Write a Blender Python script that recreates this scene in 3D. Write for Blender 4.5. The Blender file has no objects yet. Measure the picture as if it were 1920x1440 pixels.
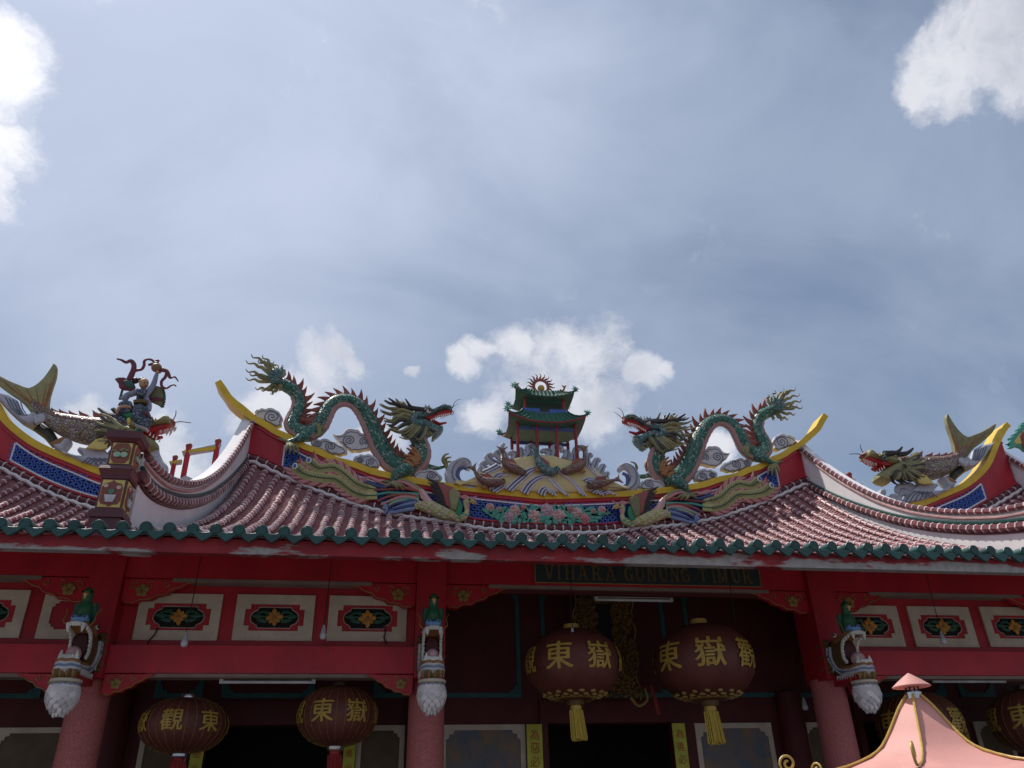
import bpy, bmesh, math, random
from mathutils import Vector, Matrix
from mathutils.geometry import tessellate_polygon
random.seed(7)
scene = bpy.context.scene
COL = scene.collection

# ---------------------------------------------------------------- camera
YAW, PITCH, ROLL = 0.17160593, 0.50956282, -0.02678516
CAM = Vector((-0.52413526, -7.47046768, 1.79618008))
F = 1500.0                                   # focal length in pixels of a 1920 wide frame
_fw = Vector((math.sin(YAW)*math.cos(PITCH), math.cos(YAW)*math.cos(PITCH), math.sin(PITCH)))
_r0 = Vector((math.cos(YAW), -math.sin(YAW), 0)); _u0 = _r0.cross(_fw)
_rt = _r0*math.cos(ROLL) + _u0*math.sin(ROLL)
_up = -_r0*math.sin(ROLL) + _u0*math.cos(ROLL)
cam_data = bpy.data.cameras.new('camera'); cam = bpy.data.objects.new('camera', cam_data); COL.objects.link(cam)
cam_data.sensor_width = 36; cam_data.lens = F/1920*36; cam_data.clip_end = 3000; cam_data.clip_start = 0.05
m = Matrix((_rt, _up, -_fw)).transposed().to_4x4(); m.translation = CAM
cam.matrix_world = m
scene.camera = cam

def ray(px, py): return _fw + _rt*((px-960)/F) - _up*((py-720)/F)
def at(px, py, Y):
    d = ray(px, py); return CAM + d*((Y-CAM.y)/d.y)
def atx(px, py, X):
    d = ray(px, py); return CAM + d*((X-CAM.x)/d.x)
def W(pts, o, Y):                            # points read off an enlargement (ox, oy, factor) -> world, on the plane Y
    return [at(p[0]/o[2]+o[0], p[1]/o[2]+o[1], p[2] if len(p) > 2 else Y) for p in pts]
C = 2.44                                     # the temple's axis of symmetry

# ---------------------------------------------------------------- sun and sky
SUN = Vector((-0.36, 0.30, 0.88)).normalized()
sl = bpy.data.lights.new('sun', 'SUN'); so = bpy.data.objects.new('sun', sl); COL.objects.link(so)
sl.energy = 4.6; sl.angle = math.radians(0.6); sl.color = (1.0, 0.95, 0.88)
so.rotation_euler = SUN.to_track_quat('Z', 'Y').to_euler()
scene.view_settings.view_transform = 'Standard'; scene.view_settings.look = 'None'
scene.view_settings.exposure = 0.0; scene.view_settings.gamma = 1.0
scene.view_settings.use_curve_mapping = False

world = bpy.data.worlds.new('World'); scene.world = world; world.use_nodes = True
def build_sky():
    nt = world.node_tree; N = nt.nodes; L = nt.links
    for n in list(N): N.remove(n)
    def nd(t, **k):
        n = N.new(t)
        for a, b in k.items(): setattr(n, a, b)
        return n
    def mth(op, a, b=None, clamp=False):
        n = nd('ShaderNodeMath', operation=op, use_clamp=clamp)
        for i, v in enumerate((a, b)):
            if v is None: continue
            if isinstance(v, (int, float)): n.inputs[i].default_value = v
            else: L.new(v, n.inputs[i])
        return n.outputs[0]
    def rng(v, a, b, c=0., d=1., smooth=True):
        n = nd('ShaderNodeMapRange', interpolation_type='SMOOTHSTEP' if smooth else 'LINEAR')
        L.new(v, n.inputs[0])
        for i, x in enumerate((a, b, c, d)): n.inputs[i+1].default_value = x
        return n.outputs[0]
    def mix(f, a, b):
        n = nd('ShaderNodeMix', data_type='RGBA')
        if isinstance(f, (int, float)): n.inputs[0].default_value = f
        else: L.new(f, n.inputs[0])
        for i, v in ((6, a), (7, b)):
            if isinstance(v, tuple): n.inputs[i].default_value = (*v, 1)
            else: L.new(v, n.inputs[i])
        return n.outputs[2]
    out = nd('ShaderNodeOutputWorld'); bg = nd('ShaderNodeBackground'); L.new(bg.outputs[0], out.inputs[0])
    sky = nd('ShaderNodeTexSky', sky_type='NISHITA', sun_disc=False)
    sky.sun_elevation = math.asin(SUN.z); sky.sun_rotation = math.atan2(SUN.x, SUN.y)
    sky.dust_density = 2.0; sky.altitude = 20
    skc = nd('ShaderNodeVectorMath', operation='SCALE'); L.new(sky.outputs[0], skc.inputs[0]); skc.inputs['Scale'].default_value = 0.105
    tc = nd('ShaderNodeTexCoord'); D = tc.outputs['Generated']
    def noise(vec, s, det=5., rough=.55, dist=0.):
        n = nd('ShaderNodeTexNoise'); L.new(vec, n.inputs['Vector'])
        n.inputs['Scale'].default_value = s; n.inputs['Detail'].default_value = det
        n.inputs['Roughness'].default_value = rough; n.inputs['Distortion'].default_value = dist
        return n
    def dotv(vec, v):
        n = nd('ShaderNodeVectorMath', operation='DOT_PRODUCT'); L.new(vec, n.inputs[0]); n.inputs[1].default_value = tuple(v)
        return n.outputs['Value']
    # thin veil of high cloud, brighter round the sun
    sd = dotv(D, SUN)
    mp = nd('ShaderNodeMapping'); L.new(D, mp.inputs[0]); mp.inputs['Rotation'].default_value = (0.3, 0.5, 0.75); mp.inputs['Scale'].default_value = (1.0, 2.6, 1.4)
    v1 = noise(mp.outputs[0], 2.1, 8, .58, .5).outputs[0]
    v2 = noise(D, 2.0, 4, .5).outputs[0]
    veil = mth('ADD', mth('MULTIPLY', v1, .52), mth('MULTIPLY', v2, .48))
    veil = rng(veil, .34, .64)
    glow = rng(sd, .62, 1.0, 0, 1)
    vfac = mth('ADD', mth('MULTIPLY', veil, .34), mth('ADD', mth('MULTIPLY', glow, .40), .48), clamp=True)
    vcol = mix(glow, (.222, .300, .430), (.52, .60, .78))
    vcol = mix(mth('MULTIPLY', veil, mth('ADD', mth('MULTIPLY', glow, .45), .38)), vcol, (.63, .70, .88))
    base = mix(vfac, skc.outputs[0], vcol)
    # cumulus: heaps at their places in the sky plus scattered ones all round
    wn = noise(D, 5.5, 9, .62)
    wsub = nd('ShaderNodeVectorMath', operation='SUBTRACT'); L.new(wn.outputs['Color'], wsub.inputs[0]); wsub.inputs[1].default_value = (.5, .5, .5)
    wsc = nd('ShaderNodeVectorMath', operation='SCALE'); L.new(wsub.outputs[0], wsc.inputs[0]); wsc.inputs['Scale'].default_value = .13
    wad = nd('ShaderNodeVectorMath', operation='ADD'); L.new(D, wad.inputs[0]); L.new(wsc.outputs[0], wad.inputs[1])
    wno = nd('ShaderNodeVectorMath', operation='NORMALIZE'); L.new(wad.outputs[0], wno.inputs[0])
    DW = wno.outputs[0]
    heaps = [(1060, 690, 120), (1130, 665, 95), (960, 665, 62), (1010, 740, 120), (1215, 690, 60), (1110, 760, 110), (880, 672, 40), (905, 660, 34), (1260, 690, 34),
             (640, 668, 48), (600, 692, 72), (545, 745, 80), (480, 770, 80), (665, 690, 30), (160, 765, 60), (250, 850, 110), (120, 800, 60),
             (910, 790, 60), (775, 690, 19), (340, 905, 90), (700, 850, 70), (1330, 850, 50),
             (1940, -10, 165), (1860, 60, 120), (1790, 120, 92), (1730, 165, 58), (1770, 185, 50), (1900, 120, 85), (1915, 175, 62), (1700, 185, 26), (2080, 0, 220),
             (-110, 110, 130), (-30, 250, 62), (-90, 330, 100), (-8, 75, 62), (-50, 190, 60), (-170, 240, 170), (-20, 130, 60), (-10, 330, 40)]
    acc = None
    for hx, hy, r in heaps:
        d = ray(hx, hy).normalized(); rr = r/F*.60
        b = rng(dotv(DW, d), math.cos(rr*1.75), 1.0, smooth=False)
        acc = b if acc is None else mth('MAXIMUM', acc, b)
    # scattered cumulus in the unseen sky, cover raised to brighten the shaded fronts
    far = rng(dotv(D, _fw), .50, .68, 1, 0)
    sc = noise(D, 2.3, 6, .55).outputs[0]
    acc = mth('MAXIMUM', acc, mth('MULTIPLY', far, rng(sc, .47, .67)))
    fine = noise(DW, 13, 8, .66).outputs[0]
    dens = rng(mth('ADD', acc, mth('MULTIPLY', mth('SUBTRACT', fine, .5), 2.1)), .22, 1.08)
    # shade: thicker and lower parts greyer
    lo = noise(D, 7, 4, .5).outputs[0]
    shade = mth('MULTIPLY', rng(acc, .35, 1.), rng(lo, .38, .68))
    ccol = mix(mth('MULTIPLY', shade, .9), (.80, .81, .87), (.50, .53, .62))
    ccol2 = mix(rng(sd, .80, .93), ccol, (1.08, 1.08, 1.12))
    fin = mix(mth('MULTIPLY', dens, .93), base, ccol2)
    # below the horizon: dull ground haze
    sep = nd('ShaderNodeSeparateXYZ'); L.new(D, sep.inputs[0])
    L.new(fin, bg.inputs[0]); bg.inputs[1].default_value = 1.0
build_sky()
world.cycles.sampling_method = 'NONE'
scene.cycles.max_bounces = 5; scene.cycles.diffuse_bounces = 3; scene.cycles.glossy_bounces = 2

# ---------------------------------------------------------------- helpers
MIR = [False]
class MB:
    def __init__(s): s.v = []; s.f = []; s.m = []; s.sm = []
    def add(s, vs, fs, mi=0, smooth=True):
        b = len(s.v); s.v += [Vector(v) for v in vs]
        for f in fs: s.f.append([i+b for i in f]); s.m.append(mi); s.sm.append(smooth)
        return s
    def box(s, a, b, mi=0):
        x0, y0, z0 = a; x1, y1, z1 = b
        return s.add([(x0,y0,z0),(x1,y0,z0),(x1,y1,z0),(x0,y1,z0),(x0,y0,z1),(x1,y0,z1),(x1,y1,z1),(x0,y1,z1)],
            [(0,3,2,1),(4,5,6,7),(0,1,5,4),(1,2,6,5),(2,3,7,6),(3,0,4,7)], mi, False)
    def tube(s, pts, r, n=8, mi=0, flat=1.0, cap=True, up=None):
        pts = [Vector(p) for p in pts]; k = len(pts)
        rs = r if isinstance(r, (list, tuple)) else [r]*k
        if len(rs) != k: rs = [rs[0] + (rs[-1]-rs[0])*i/(k-1) for i in range(k)]
        vs = []; ref = Vector(up) if up else Vector((0, 1, 0))
        for i, p in enumerate(pts):
            t = (pts[min(i+1, k-1)] - pts[max(i-1, 0)]).normalized()
            a = t.cross(ref)
            if a.length < .15: a = t.cross(Vector((1, 0, .1)))
            a.normalize(); b = a.cross(t).normalized()
            for j in range(n):
                q = 2*math.pi*j/n
                vs.append(p + a*(math.cos(q)*rs[i]) + b*(math.sin(q)*rs[i]*flat))
        fs = [(i*n+j, i*n+(j+1) % n, (i+1)*n+(j+1) % n, (i+1)*n+j) for i in range(k-1) for j in range(n)]
        if cap: fs += [tuple(range(n-1, -1, -1)), tuple(range((k-1)*n, k*n))]
        return s.add(vs, fs, mi)
    def ball(s, c, r, mi=0, n=10, k=6):
        rx, ry, rz = r if isinstance(r, (tuple, list)) else (r, r, r); c = Vector(c)
        vs = [c + Vector((0, 0, -rz))]
        for i in range(1, k):
            t = math.pi*i/k
            for j in range(n):
                q = 2*math.pi*j/n; vs.append(c + Vector((rx*math.sin(t)*math.cos(q), ry*math.sin(t)*math.sin(q), -rz*math.cos(t))))
        vs.append(c + Vector((0, 0, rz)))
        fs = [(0, 1+(j+1) % n, 1+j) for j in range(n)]
        for i in range(k-2): fs += [(1+i*n+j, 1+i*n+(j+1) % n, 1+(i+1)*n+(j+1) % n, 1+(i+1)*n+j) for j in range(n)]
        e = len(vs)-1; fs += [(e, 1+(k-2)*n+j, 1+(k-2)*n+(j+1) % n) for j in range(n)]
        return s.add(vs, fs, mi)
    def lathe(s, c, prof, n=24, mi=0, sx=1., sy=1.):
        c = Vector(c); vs = []
        for r, z in prof:
            for j in range(n):
                q = 2*math.pi*j/n; vs.append(c + Vector((r*sx*math.cos(q), r*sy*math.sin(q), z)))
        k = len(prof)
        fs = [(i*n+j, i*n+(j+1) % n, (i+1)*n+(j+1) % n, (i+1)*n+j) for i in range(k-1) for j in range(n)]
        fs += [tuple(range(n-1, -1, -1)), tuple(range((k-1)*n, k*n))]
        return s.add(vs, fs, mi)
    def puff(s, pts, th, bev=None, mi=0, dome=True):
        """closed outline (points near one XZ plane) turned into a rounded solid of thickness th along Y"""
        pts = [Vector(p) for p in pts]; n = len(pts)
        area = sum(pts[i].x*pts[(i+1) % n].z - pts[(i+1) % n].x*pts[i].z for i in range(n))
        if area < 0: pts.reverse()
        if bev is None:
            xs = [p.x for p in pts]; zs = [p.z for p in pts]
            bev = min(th*.5, .14*min(max(xs)-min(xs), max(zs)-min(zs)))
        nr = []
        for i in range(n):
            e1 = (pts[i]-pts[i-1]); e2 = (pts[(i+1) % n]-pts[i])
            n1 = Vector((-e1.z, 0, e1.x)); n2 = Vector((-e2.z, 0, e2.x))
            if n1.length: n1.normalize()
            if n2.length: n2.normalize()
            q = n1+n2
            nr.append(q.normalized() if q.length > 1e-4 else n1)
        lev = [(1., -.5), (.35, -.42), (0., -.15), (0., .15), (.35, .42), (1., .5)] if dome else [(.6, -.5), (0., -.38), (0., .38), (.6, .5)]
        vs = []
        for ins, y in lev:
            for i in range(n):
                vs.append(pts[i] + nr[i]*(bev*ins) + Vector((0, y*th, 0)))
        k = len(lev)
        fs = [(a*n+i, a*n+(i+1) % n, (a+1)*n+(i+1) % n, (a+1)*n+i) for a in range(k-1) for i in range(n)]
        for o_, rev in ((0, False), ((k-1)*n, True)):
            tri = tessellate_polygon([[Vector((v.x, v.z, 0)) for v in vs[o_:o_+n]]])
            fs += [tuple(o_+i for i in (t[::-1] if rev else t)) for t in tri]
        return s.add(vs, fs, mi)
    def slab(s, pts, y0, y1, mi=0):
        """flat outline extruded between y0 and y1"""
        n = len(pts); vs = [Vector((p[0], y0, p[-1])) for p in pts] + [Vector((p[0], y1, p[-1])) for p in pts]
        return s.add(vs, [(i, (i+1) % n, n+(i+1) % n, n+i) for i in range(n)] + [tuple(q+o_ for q in t) for o_ in (0, n) for t in tessellate_polygon([[Vector((p[0], p[-1], 0)) for p in pts]])], mi, False)
    def build(s, name, mats, parent=None, ang=38, recalc=True):
        me = bpy.data.meshes.new(name)
        vs = [Vector((2*C-v.x, v.y, v.z)) for v in s.v] if MIR[0] else s.v
        me.from_pydata([tuple(v) for v in vs], [], s.f)
        if not isinstance(mats, (list, tuple)): mats = [mats]
        for q in mats: me.materials.append(MAT[q] if isinstance(q, str) else q)
        me.polygons.foreach_set('material_index', s.m); me.polygons.foreach_set('use_smooth', s.sm)
        if recalc:
            bm = bmesh.new(); bm.from_mesh(me); bmesh.ops.recalc_face_normals(bm, faces=bm.faces); bm.to_mesh(me); bm.free()
        me.set_sharp_from_angle(angle=math.radians(ang))
        return link(name, me, parent)
def link(name, me, parent=None):
    o = bpy.data.objects.new(name, me); COL.objects.link(o)
    if parent is not None: adopt(o, parent)
    return o
WORLD_OF = {}
def adopt(o, parent):
    o.parent = parent
    o.matrix_parent_inverse = Matrix.Translation(-WORLD_OF.get(parent.name, Vector((0, 0, 0))))
def thing(name, label, cat, loc=(0, 0, 0), group=None):
    o = bpy.data.objects.new(name, None); COL.objects.link(o)
    loc = Vector(loc)
    if MIR[0]: loc.x = 2*C-loc.x
    o.location = loc; o.empty_display_size = .2; WORLD_OF[o.name] = loc
    return tag(o, label, cat, group)
def tag(o, label, cat, group=None):
    o['label'] = label; o['category'] = cat
    if group: o['group'] = group
    return o
def spl(pts, k=4):
    """Catmull-Rom through points (tuples of any length)"""
    pts = [tuple(p) for p in pts]; n = len(pts); out = []
    for i in range(n-1):
        a = pts[max(i-1, 0)]; b = pts[i]; c = pts[i+1]; d = pts[min(i+2, n-1)]
        for j in range(k):
            t = j/k
            out.append(tuple(.5*(2*b[q] + (c[q]-a[q])*t + (2*a[q]-5*b[q]+4*c[q]-d[q])*t*t + (3*b[q]-a[q]-3*c[q]+d[q])*t**3) for q in range(len(b))))
    out.append(pts[-1]); return out
def interp(tab, x):
    if x <= tab[0][0]: return tab[0][1]
    for (a, b), (c, d) in zip(tab, tab[1:]):
        if x <= c: return b + (d-b)*(x-a)/(c-a)
    return tab[-1][1]
def V3(l): return [Vector(p[:3]) for p in l]

# ---------------------------------------------------------------- materials
MAT = {}
def mat(name, col, rough=.6, col2=None, var=.35, scale=5., bump=.15, bscale=60., dirt=0., dirtcol=(.05, .045, .04), spec=.4, stretch=None, metal=0.):
    m = bpy.data.materials.new(name); m.use_nodes = True; MAT[name] = m
    nt = m.node_tree; N = nt.nodes; L = nt.links; bs = N['Principled BSDF']
    geo = N.new('ShaderNodeNewGeometry'); vec = geo.outputs['Position']
    if stretch:
        mp = N.new('ShaderNodeMapping'); L.new(vec, mp.inputs[0]); mp.inputs['Scale'].default_value = stretch; vec = mp.outputs[0]
    def noise(s, d, r=.6):
        n = N.new('ShaderNodeTexNoise'); L.new(vec, n.inputs['Vector']); n.inputs['Scale'].default_value = s
        n.inputs['Detail'].default_value = d; n.inputs['Roughness'].default_value = r; return n.outputs[0]
    def mixc(f, a, b):
        x = N.new('ShaderNodeMix'); x.data_type = 'RGBA'
        L.new(f, x.inputs[0])
        for i, v in ((6, a), (7, b)):
            if isinstance(v, tuple): x.inputs[i].default_value = (*v, 1)
            else: L.new(v, x.inputs[i])
        return x.outputs[2]
    def rng(v, a, b, c=0., d=1.):
        x = N.new('ShaderNodeMapRange'); L.new(v, x.inputs[0])
        for i, q in enumerate((a, b, c, d)): x.inputs[i+1].default_value = q
        return x.outputs[0]
    if col2 is None: col2 = tuple(c*(1-var) for c in col)
    c = mixc(rng(noise(scale, 5), .35, .68), col, col2)
    if dirt: c = mixc(rng(noise(scale*2.3+1, 8, .7), .70-dirt*.35, .86-dirt*.2, 0, .85), c, dirtcol)
    L.new(c, bs.inputs['Base Color'])
    bs.inputs['Roughness'].default_value = rough; bs.inputs['Specular IOR Level'].default_value = spec; bs.inputs['Metallic'].default_value = metal
    if bump:
        b = N.new('ShaderNodeBump'); b.inputs['Strength'].default_value = bump; b.inputs['Distance'].default_value = .02
        L.new(noise(bscale, 4), b.inputs['Height']); L.new(b.outputs[0], bs.inputs['Normal'])
    m['nt'] = 1
    return m
def chipmat(name, cols, scale=28., rough=.35, bump=.8, tint=None):
    """mosaic of glazed ceramic chips"""
    m = bpy.data.materials.new(name); m.use_nodes = True; MAT[name] = m
    nt = m.node_tree; N = nt.nodes; L = nt.links; bs = N['Principled BSDF']
    geo = N.new('ShaderNodeNewGeometry')
    vo = N.new('ShaderNodeTexVoronoi'); vo.inputs['Scale'].default_value = scale; L.new(geo.outputs['Position'], vo.inputs['Vector'])
    sp = N.new('ShaderNodeSeparateColor'); L.new(vo.outputs['Color'], sp.inputs[0])
    cr = N.new('ShaderNodeValToRGB'); L.new(sp.outputs[0], cr.inputs[0]); cr.color_ramp.interpolation = 'CONSTANT'
    e = cr.color_ramp.elements
    while len(e) > 1: e.remove(e[-1])
    e[0].position = 0; e[0].color = (*cols[0][1], 1)
    acc = cols[0][0]
    for w, c in cols[1:]:
        q = e.new(acc); q.color = (*c, 1); acc += w
    v2 = N.new('ShaderNodeTexVoronoi'); v2.feature = 'DISTANCE_TO_EDGE'; v2.inputs['Scale'].default_value = scale; L.new(geo.outputs['Position'], v2.inputs['Vector'])
    mr = N.new('ShaderNodeMapRange'); L.new(v2.outputs['Distance'], mr.inputs[0]); mr.inputs[2].default_value = .12
    mx = N.new('ShaderNodeMix'); mx.data_type = 'RGBA'; L.new(mr.outputs[0], mx.inputs[0]); mx.inputs[6].default_value = (.09, .1, .09, 1); L.new(cr.outputs[0], mx.inputs[7])
    nz = N.new('ShaderNodeTexNoise'); nz.inputs['Scale'].default_value = 3.; L.new(geo.outputs['Position'], nz.inputs['Vector'])
    m2 = N.new('ShaderNodeMix'); m2.data_type = 'RGBA'; m2.blend_type = 'MULTIPLY'; m2.inputs[0].default_value = .45
    L.new(mx.outputs[2], m2.inputs[6]); L.new(nz.outputs[0], m2.inputs[7])
    L.new(m2.outputs[2], bs.inputs['Base Color']); bs.inputs['Roughness'].default_value = rough
    b = N.new('ShaderNodeBump'); b.inputs['Strength'].default_value = bump; b.inputs['Distance'].default_value = .03
    L.new(mr.outputs[0], b.inputs['Height']); L.new(b.outputs[0], bs.inputs['Normal'])
    return m
mat('red', (.45, .018, .030), .45, (.33, .014, .024), scale=2.5, dirt=.28, dirtcol=(.15, .02, .022), stretch=(1, 1, .5))
mat('red_beam', (.52, .018, .034), .45, (.36, .014, .025), scale=2.2, dirt=.30, dirtcol=(.13, .02, .022), stretch=(1, 1, .45))
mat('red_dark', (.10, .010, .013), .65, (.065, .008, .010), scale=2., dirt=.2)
mat('maroon', (.225, .052, .062), .42, (.29, .095, .10), scale=9., bump=.1, dirt=.22, dirtcol=(.33, .20, .20), spec=.6)
mat('maroon_pan', (.24, .085, .09), .6, (.30, .135, .135), scale=7., bump=.3, bscale=30, dirt=.3, dirtcol=(.30, .20, .20))
mat('maroon_plain', (.12, .022, .030), .38, (.09, .016, .022), scale=6., dirt=.1, spec=.5)
mat('maroon_mid', (.135, .030, .038), .35, (.18, .05, .056), scale=9., bump=.1, dirt=.15, dirtcol=(.26, .15, .15), spec=.5)
mat('mortar', (.62, .54, .54), .8, (.48, .41, .41), scale=15.)
mat('plaster', (.74, .71, .71), .8, (.64, .60, .62), scale=1.4, bump=.2, bscale=40, dirt=.12, dirtcol=(.30, .28, .28))
mat('eave_green', (.008, .066, .058), .38, (.012, .048, .044), scale=11., dirt=.2, dirtcol=(.05, .07, .06), spec=.5)
mat('yellow', (.68, .45, .022), .45, (.56, .36, .02), scale=4., dirt=.12, dirtcol=(.22, .14, .03))
mat('yellow_pale', (.64, .52, .16), .6, (.56, .42, .12), scale=9., dirt=.2, dirtcol=(.3, .2, .08))
mat('blue', (.040, .11, .46), .3, (.03, .08, .36), scale=20., dirt=.15, spec=.5)
mat('blue_dark', (.008, .014, .06), .6)
mat('blue_soft', (.15, .20, .36), .6, (.22, .26, .36), scale=20.)
mat('cream', (.58, .49, .39), .7, (.46, .38, .30), scale=5., dirt=.2, dirtcol=(.2, .15, .11))
mat('pinkline', (.50, .30, .28), .7)
mat('black', (.004, .004, .005), .7)
mat('cloud_white', (.58, .57, .58), .75, (.44, .43, .45), scale=10., dirt=.22, dirtcol=(.26, .25, .27))
mat('cloud_line', (.14, .16, .22), .7)
mat('wave_grey', (.46, .46, .50), .75, (.36, .37, .42), scale=9., dirt=.25, dirtcol=(.2, .2, .24))
mat('wave_white', (.62, .62, .64), .75, (.5, .5, .54), scale=9.)
mat('wave_blue', (.10, .12, .30), .6)
mat('olive', (.27, .245, .11), .6, (.18, .18, .09), scale=9., dirt=.2)
mat('olive_dark', (.06, .06, .042), .55, (.035, .035, .032), scale=9.)
mat('horn', (.022, .020, .022), .45, (.04, .03, .03), scale=9.)
mat('mouth_red', (.42, .015, .022), .45)
mat('tooth', (.78, .75, .70), .45)
mat('fin_red', (.28, .060, .050), .55, (.22, .085, .06), scale=12., dirt=.2, dirtcol=(.10, .05, .05))
mat('belly_pink', (.42, .25, .24), .6, (.30, .17, .16), scale=30., bump=.6, bscale=25)
mat('orange_brown', (.33, .16, .05), .6, (.26, .10, .045), scale=12.)
chipmat('scale_green', [(.26, (.035, .24, .14)), (.22, (.05, .32, .23)), (.20, (.10, .33, .29)), (.10, (.02, .13, .08)), (.22, (.46, .54, .47))], 30.)
chipmat('scale_teal', [(.4, (.09, .29, .28)), (.3, (.17, .36, .36)), (.3, (.38, .46, .45))], 30.)
chipmat('scale_fish', [(.35, (.50, .45, .42)), (.25, (.44, .34, .26)), (.2, (.36, .29, .12)), (.2, (.40, .26, .25))], 22.)
chipmat('scale_fish_pink', [(.4, (.38, .17, .17)), (.3, (.42, .25, .20)), (.3, (.34, .22, .11))], 22.)
chipmat('armour', [(.4, (.045, .075, .22)), (.25, (.22, .24, .30)), (.2, (.02, .12, .10)), (.15, (.40, .36, .34))], 60.)
mat('pink', (.55, .20, .22), .6, (.45, .25, .24), scale=20.)
mat('pink_pale', (.58, .36, .37), .6, (.54, .42, .32), scale=25.)
mat('mauve', (.42, .32, .40), .6, (.52, .36, .38), scale=25.)
mat('leaf_teal', (.06, .28, .22), .55, (.10, .34, .24), scale=25.)
mat('green', (.02, .17, .06), .5, (.03, .22, .12), scale=15.)
mat('green_soffit', (.09, .19, .13), .7, (.06, .14, .10), scale=6.)
mat('feather', (.44, .39, .17), .6, (.34, .37, .15), scale=16.)
mat('feather_body', (.48, .43, .22), .6, (.34, .40, .22), scale=5.)
mat('stream_blue', (.05, .08, .22), .5)
mat('column', (.54, .16, .15), .5, (.30, .075, .075), scale=75., bump=.35, bscale=160, dirt=.18, dirtcol=(.20, .06, .06))
mat('teal_frame', (.025, .11, .12), .55, (.018, .08, .09), scale=9.)
mat('lantern', (.135, .036, .024), .55, (.085, .022, .016), scale=3., bump=.2, bscale=90)
mat('gold', (.55, .36, .07), .45, (.42, .27, .05), scale=30., spec=.6)
mat('gold_carved', (.33, .19, .055), .4, (.09, .045, .018), scale=30., bump=.9, bscale=60, metal=.35)
mat('gold_dull', (.34, .22, .06), .5)
mat('gold_brush', (.46, .30, .055), .5, (.34, .21, .04), scale=14.)
mat('letter_gold', (.17, .11, .04), .6, (.10, .065, .03), scale=20.)
mat('post_red', (.30, .03, .03), .5)
mat('silver', (.62, .60, .60), .22, metal=.9, bump=0)
mat('tassel_yellow', (.62, .46, .07), .6, (.45, .30, .05), scale=60.)
mat('tassel_red', (.35, .03, .03), .6)
mat('sign_green', (.030, .045, .048), .6, (.022, .034, .036), scale=6.)
mat('paper_yellow', (.58, .56, .08), .7)
mat('ink_red', (.42, .03, .03), .7)
mat('bulb', (.62, .62, .66), .3, bump=0)
mat('wire', (.012, .012, .012), .6, bump=0)
mat('lamp_white', (.55, .52, .50), .5, bump=0)
mat('flesh', (.50, .28, .17), .55, (.42, .22, .14), scale=30.)
mat('ribbon', (.16, .025, .045), .5, (.11, .02, .03), scale=20.)
mat('sleeve', (.25, .27, .33), .55, (.16, .18, .26), scale=25.)
mat('roof_pink', (.60, .29, .25), .6, (.52, .25, .22), scale=4., bump=.08, dirt=.22, dirtcol=(.42, .25, .22))
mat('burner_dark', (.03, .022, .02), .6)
mat('beak', (.55, .40, .18), .5)
mat('sky_blue', (.13, .30, .60), .5, (.22, .38, .62), scale=14.)
mat('brown_mane', (.14, .085, .025), .6, (.09, .055, .02), scale=25.)
mat('bud_white', (.72, .66, .66), .7, (.62, .56, .57), scale=14.)
mat('bud_edge', (.30, .26, .27), .8)
mat('tongue', (.66, .40, .41), .4)
mat('throat_dark', (.07, .008, .010), .6)
mat('tile_green', (.045, .15, .10), .5, (.03, .10, .07), scale=12.)
mat('mountain_yellow', (.60, .49, .20), .65, (.56, .48, .28), scale=7., bump=.4, bscale=25, dirt=.3, dirtcol=(.42, .38, .30))
mat('cream_dark', (.26, .19, .16), .7, (.19, .13, .11), scale=5., dirt=.2)
mat('gourd', (.24, .12, .07), .5, (.18, .09, .05), scale=30.)
mat('fruit_green', (.36, .48, .34), .5, (.26, .40, .30), scale=30.)
mat('parrot_green', (.015, .10, .05), .5, (.03, .14, .06), scale=30.)
mat('concrete', (.18, .172, .165), .85, (.145, .14, .135), scale=1.2, bump=.3, dirt=.15)
mat('petal_orange', (.52, .25, .035), .5, (.44, .16, .03), scale=30.)
mat('leaf_dark', (.02, .075, .05), .5, (.03, .10, .06), scale=30.)
def painting_mat():
    m = mat('painting', (.10, .13, .17), .7, (.27, .16, .075), scale=4.5, dirt=.3, dirtcol=(.05, .06, .09), bump=.05)
painting_mat()
mat('painting_brown', (.09, .06, .035), .7, (.13, .09, .05), scale=6., dirt=.2)
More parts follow.
